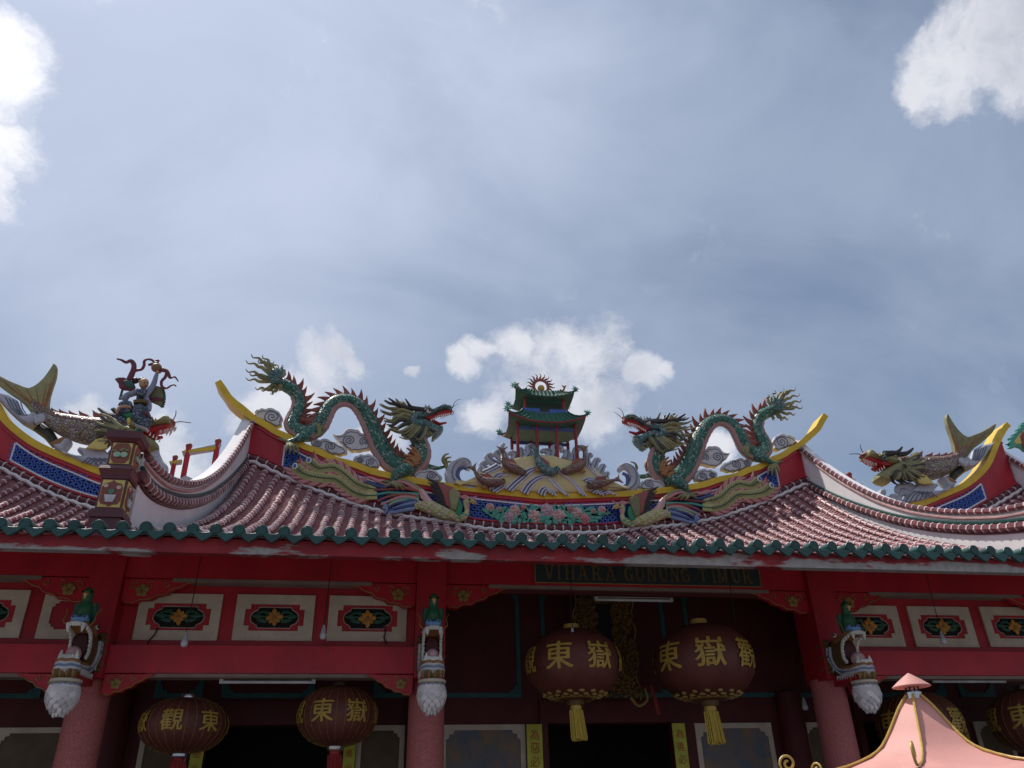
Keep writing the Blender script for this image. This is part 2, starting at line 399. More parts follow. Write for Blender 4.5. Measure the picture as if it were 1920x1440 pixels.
def fascia_mat():
    """red paint flaking off grey render along the eave board"""
    m = mat('fascia', (.30, .020, .028), .65, (.20, .014, .020), scale=3., dirt=.3, dirtcol=(.12, .03, .03))
    nt = m.node_tree; N = nt.nodes; L = nt.links; bs = N['Principled BSDF']
    src = bs.inputs['Base Color'].links[0].from_socket
    geo = N.new('ShaderNodeNewGeometry'); sp = N.new('ShaderNodeSeparateXYZ'); L.new(geo.outputs['Position'], sp.inputs[0])
    mp = N.new('ShaderNodeMapping'); L.new(geo.outputs['Position'], mp.inputs[0]); mp.inputs['Scale'].default_value = (.9, 1, 4.0); mp.inputs['Location'].default_value = (3.4, 0, 0)
    nz = N.new('ShaderNodeTexNoise'); L.new(mp.outputs[0], nz.inputs['Vector']); nz.inputs['Scale'].default_value = 1.25; nz.inputs['Detail'].default_value = 7; nz.inputs['Roughness'].default_value = .62
    lo = N.new('ShaderNodeMapRange'); L.new(sp.outputs[2], lo.inputs[0])
    for i, q in enumerate((4.10, 4.24, .20, -.02)): lo.inputs[i+1].default_value = q
    # more render shows towards the right hand end of the board
    rx = N.new('ShaderNodeMapRange'); L.new(sp.outputs[0], rx.inputs[0])
    for i, q in enumerate((1.2, 2.2, .0, .07)): rx.inputs[i+1].default_value = q
    ad = N.new('ShaderNodeMath'); L.new(nz.outputs[0], ad.inputs[0]); L.new(lo.outputs[0], ad.inputs[1])
    a2 = N.new('ShaderNodeMath'); L.new(ad.outputs[0], a2.inputs[0]); L.new(rx.outputs[0], a2.inputs[1])
    th = N.new('ShaderNodeMapRange'); L.new(a2.outputs[0], th.inputs[0]); th.inputs[1].default_value = .66; th.inputs[2].default_value = .71
    n2 = N.new('ShaderNodeTexNoise'); L.new(geo.outputs['Position'], n2.inputs['Vector']); n2.inputs['Scale'].default_value = 14; n2.inputs['Detail'].default_value = 6
    gr = N.new('ShaderNodeMix'); gr.data_type = 'RGBA'; L.new(n2.outputs[0], gr.inputs[0]); gr.inputs[6].default_value = (.18, .16, .15, 1); gr.inputs[7].default_value = (.46, .43, .42, 1)
    mx = N.new('ShaderNodeMix'); mx.data_type = 'RGBA'; L.new(th.outputs[0], mx.inputs[0]); L.new(src, mx.inputs[6]); L.new(gr.outputs[2], mx.inputs[7])
    L.new(mx.outputs[2], bs.inputs['Base Color'])
fascia_mat()
def per_piece(name, lo=.72, hi=1.18):
    nt = MAT[name].node_tree; N = nt.nodes; L = nt.links; bs = N['Principled BSDF']
    src = bs.inputs['Base Color'].links[0].from_socket
    oi = N.new('ShaderNodeObjectInfo'); mr = N.new('ShaderNodeMapRange'); L.new(oi.outputs['Random'], mr.inputs[0]); mr.inputs[3].default_value = lo; mr.inputs[4].default_value = hi
    vm = N.new('ShaderNodeVectorMath'); vm.operation = 'SCALE'; L.new(src, vm.inputs[0]); L.new(mr.outputs[0], vm.inputs['Scale']); L.new(vm.outputs[0], bs.inputs['Base Color'])
for q_ in ('maroon', 'maroon_mid', 'maroon_plain', 'eave_green', 'olive', 'fin_red', 'bud_white', 'petal_orange', 'mortar'): per_piece(q_)
# ================================================================ the setting
g = MB(); g.add([(-700, -700, 0), (700, -700, 0), (700, 900, 0), (-700, 900, 0)], [(0, 1, 2, 3)], 0, False)
ground = g.build('ground', 'concrete'); ground['kind'] = 'structure'

T = thing('temple_building', 'red temple hall with round columns, maroon tiled roof and upturned ridges', 'temple', (C, 3, 0))
YR = 6.5                                     # plane of the ridge
S = 0.205                                    # spacing of the tile rows
UP = 5.46                                    # half width of the middle roof
# ridge foot line (strip of tiles under the ridge wall), height over distance from the axis
def usort(l): return sorted(l)
def uz(px, py, Y=YR):
    p = at(px, py, Y); return (abs(p.x-C), p.z)
strip_mid = usort([uz(*q) for q in ((467,857),(525,887),(585,912),(650,936),(775,965),(875,982),(950,989),(1025,991),(1175,984),(1295,975),(1370,955),(1445,926),(1505,897))])
strip_mid = [(0, at(1012, 991, YR).z)] + [q for q in strip_mid if q[0] > .3]
yel_mid = usort([uz(*q) for q in ((414,716),(428,742),(445,760),(475,784),(525,812),(575,837),(625,859),(695,880),(750,892),(825,905),(1512,807),(1482,835),(1445,855),(1395,877),(1345,894),(1270,913),(1195,921),(1532,776))])
def smooth_tab(tab, u0, u1, n, w):
    out = []
    for i in range(n+1):
        u = u0+(u1-u0)*i/n; s = 0; sw = 0
        for a in range(-6, 7):
            uu = u+a*w/6
            uu = abs(uu) if u0 == 0 else uu
            if uu > u1: uu = u1
            if uu < u0: uu = u0
            k = math.exp(-(a/4)**2); s += k*interp(tab, uu); sw += k
        out.append((u, s/sw))
    return out
yel_mid = [(0, at(1012, 927, YR).z)] + [q for q in yel_mid if q[0] > .6]
STRIP = smooth_tab(strip_mid, 0, 5.5, 30, .45)
YEL = smooth_tab(yel_mid, 0, 6.17, 44, .22); YEL[-1] = (6.17, 9.42)
strip_s = usort([uz(*q) for q in ((0,869),(27,882),(67,905),(112,925),(150,938),(182,948))])
yel_s = usort([uz(*q) for q in ((0,766),(25,795),(50,815),(75,832),(112,848),(150,863),(195,883),(345,905))] + [uz(*q) for q in ((1882,790),(1855,842))])
u_end = uz(1884, 791)[0]
STRIP_S = smooth_tab([(5.5, strip_s[0][1]-.16), (6.4, strip_s[0][1]-.10)] + strip_s + [(10.35, strip_s[-1][1]+.40), (10.8, strip_s[-1][1]+.6)], 5.6, 10.75, 30, .4)
YEL_S = smooth_tab(yel_s, 5.6, u_end, 40, .25)

def foot(u):
    u = abs(u); return (interp(STRIP, u) if u < 5.56 else interp(STRIP_S, u)) - .10
EZ = 4.235
def prof(t): return .62*t + .38*t**3
def roofz(X, Y): 
    zr = foot(X-C); return EZ + (zr-EZ)*prof(min(max(Y/YR, -.05), 1.0))

# ---------------- roof slopes: stepped sheet of pan tiles, and the rows of barrel tiles
tile_v = []; tile_f = []; tile_m = []
def make_tile():
    mb = MB(); n = 6
    for (y0, r0, y1, r1, mi) in ((0., .050, .155, .044, 0), (.150, .044, .154, .055, 1), (.154, .055, .182, .055, 1), (.182, .055, .186, .046, 1)):
        vs = []
        for y, r in ((y0, r0), (y1, r1)):
            for j in range(n+1):
                q = math.pi*j/n; vs.append((r*math.cos(q), y, r*math.sin(q)))
        mb.add(vs, [(j, j+1, n+2+j, n+1+j) for j in range(n)], mi)
    return mb
PITCH_T = .18
def tile_matrix(X, Y0, Y1):
    z0 = roofz(X, Y0); z1 = roofz(X, Y1)
    d = Vector((0, Y1-Y0, z1-z0)); L_ = d.length; d.normalize(); x = Vector((1, 0, 0)); nrm = x.cross(d)
    M = Matrix((x, d*(L_/.18), nrm)).transposed().to_4x4(); M.translation = Vector((X, Y0, z0+.018))
    return M
def in_view(p):
    d = p-CAM; z = d.dot(_fw)
    if z <= 0: return False
    x = 960+F*d.dot(_rt)/z; y = 720-F*d.dot(_up)/z
    return -20 < x < 1940 and y < 1460
def roof_section(x0, x1, label, cap=300):
    n = max(1, round((x1-x0)/S)); xs = [x0 + (i+.5)*(x1-x0)/n for i in range(n)]
    # pans
    mb = MB(); ysteps = []; y = .035
    while y < YR+.05: ysteps.append(y); y += .062
    for X in xs + [x1+(x1-x0)/n*.5]:
        a = X-(x1-x0)/n
        cols = [(max(a, x0), 0), (max(a, x0)*.5+min(X, x1)*.5, -.022), (min(X, x1), 0)]
        if cols[2][0]-cols[0][0] < .02: continue
        vs = []
        for y in ysteps:
            for lift, yy in ((.0, y), (.014, y+.001)):
                for cx, dz in cols: vs.append((cx, yy, roofz(cx, yy)+dz+lift-.010*(1 if lift else 0)))
        # saw-tooth: each pan rises over the one below it
        k = len(ysteps)*2; fs = []
        for i in range(k-1):
            for j in range(2): fs.append((i*3+j, i*3+j+1, (i+1)*3+j+1, (i+1)*3+j))
        for i in range(len(ysteps)):
            for j in range(3):
                vs[i*6+j] = (vs[i*6+j][0], vs[i*6+j][1], vs[i*6+j][2] + .0)
                vs[i*6+3+j] = (vs[i*6+3+j][0], vs[i*6+3+j][1], vs[i*6+j][2] + .016)
        mb.add(vs, fs, 0, False)
    slope = mb.build('roof_slope', 'maroon_pan', T, ang=20, recalc=False)
    slope['label'] = label
    # barrels
    proto = make_tile().build('roof_tile', ['maroon', 'mortar'], slope, recalc=False); me = proto.data
    cand = []
    for X in xs:
        Y = .16
        while Y < YR-.05:
            z = roofz(X, Y+.09)
            vis = (z+.06-CAM.z)/(Y-CAM.y) > (4.33-CAM.z)/(-CAM.y) and in_view(Vector((X, Y, z)))
            cand.append((not vis, (Vector((X, Y, z))-CAM).length, X, Y)); Y += PITCH_T*.86
    cand.sort()
    rest = MB(); src = make_tile(); first = True; cnt = 0
    for nv, dist, X, Y in cand:
        M = tile_matrix(X, Y, Y+PITCH_T*.88)
        M = M @ Matrix.Translation((random.uniform(-.007, .007), 0, random.uniform(-.004, .005))) @ Matrix.Rotation(random.uniform(-.05, .05), 4, 'Z')
        if not nv and cnt < cap:
            o = proto if first else link('roof_tile', me, slope)
            o.matrix_basis = M; first = False; cnt += 1
        else:
            rest.v += [M @ v for v in src.v]; b = len(rest.v)-len(src.v)
            rest.f += [[i+b for i in f] for f in src.f]; rest.m += src.m; rest.sm += src.sm
    if rest.v:
        r = rest.build('roof_tiles', ['maroon', 'mortar'], slope, recalc=False); r['kind'] = 'stuff'
    return slope
roof_section(C-UP+.04, C+UP-.04, 'maroon tiled middle roof slope with rows of banded barrel tiles')
roof_section(C-10.2, C-UP-.28, 'lower roof slope beside the pedestal')
roof_section(C+UP+.28, C+10.2, 'lower roof slope beyond the white parapet')
# rear slope, end walls, so that no light falls in from behind
mb = MB()
for x0, x1 in ((C-10.6, C-UP), (C-UP, C+UP), (C+UP, C+10.6)):
    zz = [(x, foot(x-C)) for x in [x0+(x1-x0)*i/8 for i in range(9)]]
    vs = []
    for x, z in zz: vs += [(x, YR+.1, z), (x, 13.2, 4.3)]
    mb.add(vs, [(i*2, i*2+2, i*2+3, i*2+1) for i in range(8)], 0, False)
mb.build('rear_slope', 'maroon_pan', T, recalc=False)
mb = MB(); mb.box((C-10.6, 13.0, 0), (C+10.6, 13.2, 4.35)); mb.box((C-10.75, 1.9, 0), (C-10.62, 13.0, 4.6)); mb.box((C+10.62, 1.9, 0), (C+10.75, 13.0, 4.6))
mb.build('outer_wall', 'red_dark', T)

# ---------------- eave: board, soffit, round caps and drip tiles
mb = MB(); mb.box((C-10.6, .06, 4.095), (C+10.6, .16, 4.235)); eave = mb.build('eave_board', 'fascia', T); eave['label'] = 'red eave board with paint flaking off grey render'
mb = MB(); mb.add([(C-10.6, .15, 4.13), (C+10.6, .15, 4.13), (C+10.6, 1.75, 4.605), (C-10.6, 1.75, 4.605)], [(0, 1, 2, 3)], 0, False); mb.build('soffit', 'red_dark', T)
def drip_mesh():
    mb = MB(); w = S/2-.004
    top = [(-w + 2*w*i/8, .010-.030*(1-((i-4)/4)**2)) for i in range(9)]
    bot = [(w, -.018), (w*.72, -.050), (w*.4, -.080), (0, -.108), (-w*.4, -.080), (-w*.72, -.050), (-w, -.018)]
    mb.puff([(x, 0, z) for x, z in top+bot], .03, .006, 0, dome=False)
    return mb
def cap_mesh():
    mb = MB(); n = 14
    prof_ = [(0., -.012), (.040, -.012), (.046, -.004), (.054, -.006), (.058, .0), (.058, .012), (.052, .018), (.050, .15)]
    vs = []
    for r, y in prof_[1:]:
        for j in range(n):
            q = 2*math.pi*j/n; vs.append((r*math.cos(q), y, r*math.sin(q)))
    k = len(prof_)-1
    fs = [(i*n+j, i*n+(j+1) % n, (i+1)*n+(j+1) % n, (i+1)*n+j) for i in range(k-1) for j in range(n)] + [tuple(range(n))]
    mb.add(vs, fs, 0); return mb
cp = cap_mesh().build('eave_cap', 'eave_green', eave); dp = drip_mesh().build('drip_tile', 'eave_green', eave); first = True
for k in range(-4, 56):
    x = S*(k-18)
    a = cp if first else link('eave_cap', cp.data, eave); b = dp if first else link('drip_tile', dp.data, eave); first = False
    a.matrix_basis = Matrix.Translation((x, -.015+random.uniform(-.006, .006), 4.300+random.uniform(-.004, .004))) @ Matrix.Rotation(random.uniform(-.08, .08), 4, 'Y') @ Matrix.Rotation(.10, 4, 'X')
    b.matrix_basis = Matrix.Translation((x+S/2, -.002, 4.286+random.uniform(-.004, .004))) @ Matrix.Rotation(random.uniform(-.04, .04), 4, 'Y') @ Matrix.Rotation(-.12, 4, 'X')
# ---------------- ridge walls
def ridge(tabS, tabY, u0, u1, uy1, side, panel):
    """side -1/+1; u measured from the axis; panel = (ua, ub, dz_bottom, dz_top) blue lattice field"""
    def X(u): return C+side*u
    n = 40; us = [u0+(u1-u0)*i/n for i in range(n+1)]
    lo = [(X(u), interp(tabS, u)-.14) for u in us]; hi = [(X(u), interp(tabY, u)-.16) for u in us]
    mb = MB(); mb.slab(lo+hi[::-1], YR, YR+.34)
    wall = mb.build('ridge_wall', 'red', T)
    # yellow cap beam with upturned end
    ny = 50; uu = [u0+(uy1-u0)*i/ny for i in range(ny+1)]
    top = [Vector((X(u), 0, interp(tabY, u))) for u in uu]; low = []
    for i, p in enumerate(top):
        t = (top[min(i+1, ny)]-top[max(i-1, 0)]).normalized(); nn = Vector((-t.z, 0, t.x))
        if nn.z > 0: nn = -nn
        low.append(p+nn*.120)
    mb = MB(); vs = []
    for a, b in zip(top, low): vs += [(a.x, YR-.055, a.z), (b.x, YR-.055, b.z), (b.x, YR+.40, b.z), (a.x, YR+.40, a.z)]
    fs = [(i*4+j, i*4+(j+1) % 4, i*4+4+(j+1) % 4, i*4+4+j) for i in range(ny) for j in range(4)] + [(0, 1, 2, 3), tuple(ny*4+j for j in (3, 2, 1, 0))]
    mb.add(vs, fs, 0, False); mb.build('cap_beam', 'yellow', wall)
    # red under-moulding
    mb = MB(); a = [p+(q-p)*1.02 for p, q in zip(top, low)]; b = [p+(q-p)*1.5 for p, q in zip(top, low)]
    k = max(i for i, u in enumerate(uu) if u <= u1)
    vs = []
    for p, q in zip(a[:k], b[:k]): vs += [(p.x, YR-.03, p.z), (q.x, YR-.03, q.z), (q.x, YR+.01, q.z), (p.x, YR+.01, p.z)]
    mb.add(vs, [(i*4+j, i*4+(j+1) % 4, i*4+4+(j+1) % 4, i*4+4+j) for i in range(k-1) for j in range(4)], 0, False); mb.build('under_moulding', 'red', wall)
    # tile strip along the foot, each tile with its white tie
    u = u0; L_ = .165
    while u < u1-.02:
        v = min(u+L_, u1)
        p = [Vector((X(q), YR-.055, interp(tabS, q))) for q in (u, (u+v)/2, v)]
        mb = MB(); mb.tube(p, .052, 8, 0); d = (p[2]-p[0]).normalized(); e = p[0]+d*.002
        mb.tube([e+d*(-.012), e+d*.012], [.058, .058], 8, 1)
        mb.build('ridge_tile', ['maroon_plain', 'mortar'], wall); u = v
    mb = MB(); mb.tube([Vector((X(q), YR-.04, interp(tabS, q)+.085)) for q in us], .018, 6); mb.build('ledge', 'red', wall)
    # scalloped white plaster bead under the strip
    mb = MB(); pts = []
    m_ = int((u1-u0)/.05)
    for i in range(m_+1):
        q = u0+(u1-u0)*i/m_; pts.append(Vector((X(q), YR-.075, interp(tabS, q)-.085+.012*math.cos(2*math.pi*(X(q)-C)/S))))
    mb.tube(pts, .034, 8); mb.build('plaster_bead', 'plaster', wall)
    mb = MB(); mb.tube([p+Vector((0, -.005, -.055)) for p in pts], .022, 6); mb.build('bead', 'maroon_plain', wall)
    return wall, X
def lattice(wall, poly_lo, poly_hi, ua, ub, X, cell=.105):
    """blue woven lattice set back in a dark field with a pale frame"""
    mb = MB(); n = 24
    us = [ua+(ub-ua)*i/n for i in range(n+1)]
    mb.slab([(X(u), poly_lo(u)) for u in us]+[(X(u), poly_hi(u)) for u in us[::-1]], YR-.006, YR+.02); mb.build('lattice_field', 'blue_dark', wall)
    mb = MB(); y0 = YR-.030; y1 = YR-.007
    w = .012
    def bar(a, b):
        a = Vector(a); b = Vector(b); d = (b-a).normalized(); q = Vector((-d.z, 0, d.x))*w
        mb.add([(p.x, y, p.z) for y in (y0, y1) for p in (a-q, a+q, b+q, b-q)], [(0, 1, 2, 3), (0, 4, 5, 1), (2, 6, 7, 3), (1, 5, 6, 2), (3, 7, 4, 0)], 0, False)
    u = min(ua, ub)
    while u < max(ua, ub)-cell*.5:
        lo = poly_lo(u+cell/2); hi = poly_hi(u+cell/2); z = lo; r = 0
        while z < hi-cell*.55:
            x0 = X(u); x1 = X(u+cell); z1 = z+cell
            k = r % 2
            bar((x0, 0, z), (x1, 0, z1)); bar((x0, 0, z1), (x1, 0, z))
            z = z1; r += 1
        u += cell
    o = mb.build('lattice', 'blue', wall, recalc=False); o['kind'] = 'stuff'
    mb = MB()
    loop = [Vector((X(u), YR-.02, poly_lo(u))) for u in us]; hip = [Vector((X(u), YR-.02, poly_hi(u))) for u in us]
    for l in (loop, hip): mb.tube(l, .018, 6)
    mb.tube([loop[0], hip[0]], .018, 6); mb.tube([loop[-1], hip[-1]], .018, 6)
    mb.build('lattice_frame', 'plaster', wall)
for side in (-1, 1):
    w_, X_ = ridge(STRIP, YEL, 0.0, 5.52, 6.17, side, None)
    lattice(w_, lambda u: interp(STRIP, u)+.09, lambda u: interp(YEL, u)-.245, 0.0, 4.84, X_)
    w_, X_ = ridge(STRIP_S, YEL_S, 5.66, 10.28, u_end, side, None)
    lattice(w_, lambda u: interp(STRIP_S, u)+.13, lambda u: interp(YEL_S, u)-.27, 6.2, uz(26, 845)[0], X_)

# ---------------- white gable parapets running down the slope
CAP1 = [(6.75, 8.86), (6.61, 8.70), (6.2, 8.25), (5.7, 7.74), (5.1, 7.21), (4.5, 6.74), (3.9, 6.36), (3.4, 6.09), (2.75, 5.80), (2.1, 5.57), (1.7, 5.46), (1.2, 5.37), (.75, 5.33)]
STR2 = [(6.75, 8.00), (6.6, 7.90), (6.2, 7.55), (5.35, 6.94), (4.55, 6.44), (4.0, 6.13), (3.4, 5.84), (2.8, 5.59), (2.3, 5.41), (1.8, 5.26), (1.38, 5.155), (1.0, 5.10), (.72, 5.10)]
CAP1 = spl(CAP1, 3); STR2 = spl(STR2, 3)
def cap1z(y): return interp(CAP1[::-1], y)
def parapet(xin, side, dz=0.):
    """xin: inner face; the wall thickens outwards"""
    s = side; th = .22
    ys = [6.75-(6.75-.74)*i/40 for i in range(41)]
    mb = MB(); vs = []
    for y in ys:
        zt = cap1z(y)+dz-.03; zb = min(roofz(xin, y), roofz(xin+s*th, y))-.1
        vs += [(xin, y, zb), (xin, y, zt), (xin+s*th, y, zt), (xin+s*th, y, zb)]
    mb.add(vs, [(i*4+j, i*4+(j+1) % 4, i*4+4+(j+1) % 4, i*4+4+j) for i in range(40) for j in range(4)] + [(0, 1, 2, 3), (163, 162, 161, 160)], 0, False)
    wall = mb.build('gable_parapet', 'plaster', T, ang=60)
    def sweep(tab, r, off, L_, zoff=0.):
        pts = [Vector((xin+off, y, z+dz+zoff)) for y, z in tab]
        # resample by arc length
        seg = [0.]
        for a, b in zip(pts, pts[1:]): seg.append(seg[-1]+(b-a).length)
        tot = seg[-1]
        def P(t):
            for i in range(len(seg)-1):
                if t <= seg[i+1]: return pts[i].lerp(pts[i+1], (t-seg[i])/max(1e-6, seg[i+1]-seg[i]))
            return pts[-1]
        return P, tot
    for tab, r, off, zo in ((CAP1, .040, -s*.006, .030), (STR2, .058, -s*.02, 0.)):
        P, tot = sweep(tab, r, off, .17, zo); t = 0
        while t < tot-.03:
            v = min(t+.155, tot); a, b, c = P(t), P((t+v)/2), P(v); d = (c-a).normalized()
            mb = MB(); mb.tube([a, b, c], r, 7, 0, up=(1, 0, 0)); mb.tube([a-d*.012, a+d*.014], r+.007, 7, 1, up=(1, 0, 0))
            mb.build('parapet_tile', ['maroon_mid', 'mortar'], wall); t = v
    # flat capping, pale bead and green bead
    for tab, zo, r, m_, off in ((CAP1, -.07, .022, 'pinkline', -s*.012), (STR2, .085, .026, 'eave_green', -s*.010), (STR2, -.075, .02, 'maroon_plain', -s*.004)):
        mb = MB(); mb.tube([Vector((xin+off, y, z+dz+zo)) for y, z in tab], r, 6, up=(1, 0, 0)); mb.build('bead', m_, wall)
    mb = MB(); vs = []
    for y, z in CAP1: vs += [(xin+s*.02, y, z+dz-.025), (xin+s*.02, y, z+dz+.03), (xin+s*(th-.02), y, z+dz+.03), (xin+s*(th-.02), y, z+dz-.025)]
    k = len(CAP1); mb.add(vs, [(i*4+j, i*4+(j+1) % 4, i*4+4+(j+1) % 4, i*4+4+j) for i in range(k-1) for j in range(4)], 0, False); mb.build('coping', 'plaster', wall)
    return wall
parapet(C-UP-.02, -1); parapet(C+UP+.02, 1)
parapet(C+10.32, 1); parapet(C-10.32, -1)

# ---------------------------------------------------------------- front: columns, beams, carved panels
COLX = [-6.9, -3.43, .06, 4.85, 8.32]
YB = 1.70
for i, x in enumerate(COLX):
    mb = MB(); mb.lathe((x, 1.95, 0), [(.27, 0), (.27, .12), (.23, .2), (.21, .35), (.20, 2.4), (.195, 3.29)], 28)
    mb.build('column', 'column', T)
    mb = MB(); mb.box((x-.165, 1.62, 3.26), (x+.165, 2.12, 4.60)); mb.build('post', 'red', T)
    mb = MB(); mb.lathe((x, 3.0, 0), [(.20, 0), (.18, .3), (.17, 3.3)], 20); mb.build('inner_column', 'red_dark', T)
def span(i): return COLX[i]+.168, COLX[i+1]-.168
for i in range(4):
    a, b = span(i)
    mb = MB(); mb.box((a, YB, 4.305), (b, 2.0, 4.62)); beam = mb.build('upper_beam', 'red_beam', T)
    mb = MB(); mb.box((a+.5, YB-.012, 4.262), (b-.5, 1.84, 4.302)); mb.build('lip', 'cream_dark', beam)
    if i == 1 or i == 0 or i == 3:
        mb = MB(); mb.box((a, 1.86, 3.60), (b, 2.0, 4.302)); mb.build('panel_wall', 'red', T)
        mb = MB(); mb.box((a, YB, 3.315), (b, 2.02, 3.595)); lb = mb.build('lower_beam', 'red_beam', T)
        mb = MB(); mb.box((a+.4, YB+.02, 3.275), (b-.4, 1.9, 3.312)); mb.build('lip', 'cream_dark', lb)
    else:
        mb = MB(); mb.box((a+.35, YB+.03, 4.215), (b-.35, 1.80, 4.258)); mb.build('lip', 'red_dark', beam)
    # curved corner brackets with gilded scrolls
    for lvl, z0, w, h in ((0, 4.300, .78, .27), (1, 3.310, .50, .21)):
        if lvl == 1 and i == 2: continue
        for s, xc in ((1, a), (-1, b)):
            pf = [(0, 0), (1, 0), (.97, -.10), (.86, -.16), (.78, -.32), (.66, -.42), (.60, -.60), (.46, -.70), (.40, -.84), (.26, -.86), (.18, -1.0), (.06, -1.0), (0, -.9)]
            mb = MB(); mb.puff([(xc+s*w*u, 1.75, z0-.003+h*v) for u, v in pf], .09, .012, 0, dome=False)
            br = mb.build('corner_bracket', 'red_beam', T)
            mb = MB(); y = 1.698
            rim = [(xc+s*w*u*.96, y, z0-.012+h*v*.94) for u, v in pf[2:-1]]; mb.tube(rim, .0055, 5)
            for q in range(3):
                cx = xc+s*w*(.14+.22*q); cz = z0-h*(.34-.05*q); r0 = h*(.24-.05*q)
                mb.tube([(cx+s*r0*(1-t/9)*math.cos(t*.8+q), y, cz+r0*(1-t/9)*math.sin(t*.8+q)) for t in range(9)], .0055, 5)
            mb.build('gilt_scroll', 'gold_dull', br)
            mb = MB(); cx = xc+s*w*.26; cz = z0-h*.5
            for q in range(5):
                an = q*1.256+.3; mb.puff([(cx+h*.15*math.cos(an)+h*.12*math.cos(t*.9), y-.004, cz+h*.15*math.sin(an)+h*.12*math.sin(t*.9)) for t in range(7)], .012, .003)
            mb.build('gilt_flower', 'gold_dull', br)

def carved_panel(cx, cz, w, h):
    cx += random.uniform(-.012, .012); cz += random.uniform(-.006, .006); w *= random.uniform(.985, 1.015)
    """pale frame with notched corners, cusped opening with flower and leaves"""
    y = 1.858; t = .105; nt = .055
    x0, x1, z0, z1 = cx-w/2, cx+w/2, cz-h/2, cz+h/2
    mb = MB()
    mb.box((x0, y-.028, z0), (x1, y, z0+t)); mb.box((x0, y-.028, z1-t), (x1, y, z1)); mb.box((x0, y-.028, z0+t), (x0+t, y, z1-t)); mb.box((x1-t, y-.028, z0+t), (x1, y, z1-t))
    for sx in (0, 1):
        for sz in (0, 1):
            a = x0+t if sx == 0 else x1-t-nt; b = z0+t if sz == 0 else z1-t-nt
            mb.box((a, y-.0275, b), (a+nt, y, b+nt))
    fr = mb.build('window_panel', 'cream', T)
    fw, fh = w/2-t-.002, h/2-t-.002
    ow, oh = fw*.72, fh*.80
    def rin(q):
        c, s = math.cos(q), math.sin(q)
        r = 1e9
        if abs(s) > 1e-6: r = min(r, oh/abs(s))
        if abs(c) > 1e-6: r = min(r, ow*.80/abs(c))
        # side lobes
        lx = ow*.80; lr = oh*.68
        dd = lx*abs(c); disc = dd*dd-(lx*lx-lr*lr)
        if disc > 0: 
            rl = dd+math.sqrt(disc)
            if abs(rl*s) < lr*1.01: r = max(min(r, 1e8) if abs(r*s) <= oh*1.01 else r, rl) if abs(rl*s) < lr and abs(s)*r < oh*.75+1e9*0 else r
        return r
    def rout(q):
        c, s = abs(math.cos(q)), abs(math.sin(q)); return min(fw/max(c, 1e-6), fh/max(s, 1e-6))
    n = 72; vs = []
    for k in range(n):
        q = 2*math.pi*k/n
        ri = min(rin(q), rout(q)*.93); ro = rout(q)
        for r, yy in ((ro, y-.012), (ri, y-.012), (ri, y+.0)): vs.append((cx+r*math.cos(q), yy, cz+r*math.sin(q)))
    mb = MB(); mb.add(vs, [(k*3+j, ((k+1) % n)*3+j, ((k+1) % n)*3+j+1, k*3+j+1) for k in range(n) for j in range(2)], 0, False)
    mb.build('panel_field', 'red', fr)
    mb = MB(); ring = [vs[k*3+1] for k in range(n)]; mb.tube([(p[0], y-.014, p[2]) for p in ring+[ring[0]]], .007, 5); mb.build('opening_border', 'pinkline', fr)
    mb = MB(); mb.slab([(p[0], p[2]) for p in ring], y-.004, y-.002); mb.build('dark_backing', 'black', fr)  # black plate paints the dark of a hollow; the wall behind is solid
    for s in (-1, 1):
        for dz, ll in ((.012, .19), (-.03, .13), (.045, .13)):
            mb = MB(); mb.puff([(cx+s*(.05+ll*u), y-.016, cz+dz+v*.05) for u, v in ((0, 0), (.3, .7), (.7, .65), (1.15, .05), (.7, -.5), (.3, -.6))], .016, .004); mb.build('leaf', 'leaf_dark', fr)
    ph = random.uniform(-.15, .15); fs_ = random.uniform(.92, 1.12)
    for k in range(8):
        q = k*math.pi/4+ph
        l = (.082 if k % 2 == 0 else .066)*fs_*random.uniform(.93, 1.07)
        mb = MB(); mb.puff([(cx+math.cos(q)*a*l-math.sin(q)*b*l, y-.024-(k % 2)*.003, cz+math.sin(q)*a*l+math.cos(q)*b*l) for a, b in ((.2, -.12), (.55, -.34), (.95, -.22), (1.15, 0), (.95, .22), (.55, .34), (.2, .12))], .02, .005); mb.build('petal', 'petal_orange', fr)
    mb = MB(); mb.ball((cx, y-.03, cz), (.028, .014, .028)); mb.build('flower_centre', 'orange_brown', fr)
PZ = 3.925
for cx_px in (337, 517, 690):
    p = at(cx_px, 1152, 1.83); carved_panel(p.x, PZ, .86, .50); carved_panel(2*C-p.x, PZ, .86, .50)
carved_panel(at(47, 1150, 1.83).x-.43, PZ, .86, .50)
EDGE_PANEL = (at(76, 1150, 1.83).x, COLX[1]-.17)

# ---------------- inner front wall with doors, teal framed boards, painted panels
YW = 3.05
def wx(px, py=1330): return at(px, py, YW).x
DL = (wx(383, 1400), wx(622, 1400))
doors = [DL, (wx(1027, 1390), wx(1264, 1390)), (2*C-DL[1], 2*C-DL[0])]
DZ = at(1150, 1356, YW).z
mb = MB(); prev = C-10.5
for a, b in doors:
    mb.box((prev, YW, 0), (a, YW+.2, DZ)); prev = b
mb.box((prev, YW, 0), (C+10.5, YW+.2, DZ)); mb.box((C-10.5, YW, DZ), (C+10.5, YW+.2, 4.70))
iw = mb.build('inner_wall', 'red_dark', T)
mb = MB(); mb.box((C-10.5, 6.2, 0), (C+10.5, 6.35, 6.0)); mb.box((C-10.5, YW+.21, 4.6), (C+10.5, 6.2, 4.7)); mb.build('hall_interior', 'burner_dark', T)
mb = MB(); mb.box((C-10.5, 2.01, 4.64), (C+10.5, YW, 4.68)); mb.build('porch_ceiling', 'red_dark', T)
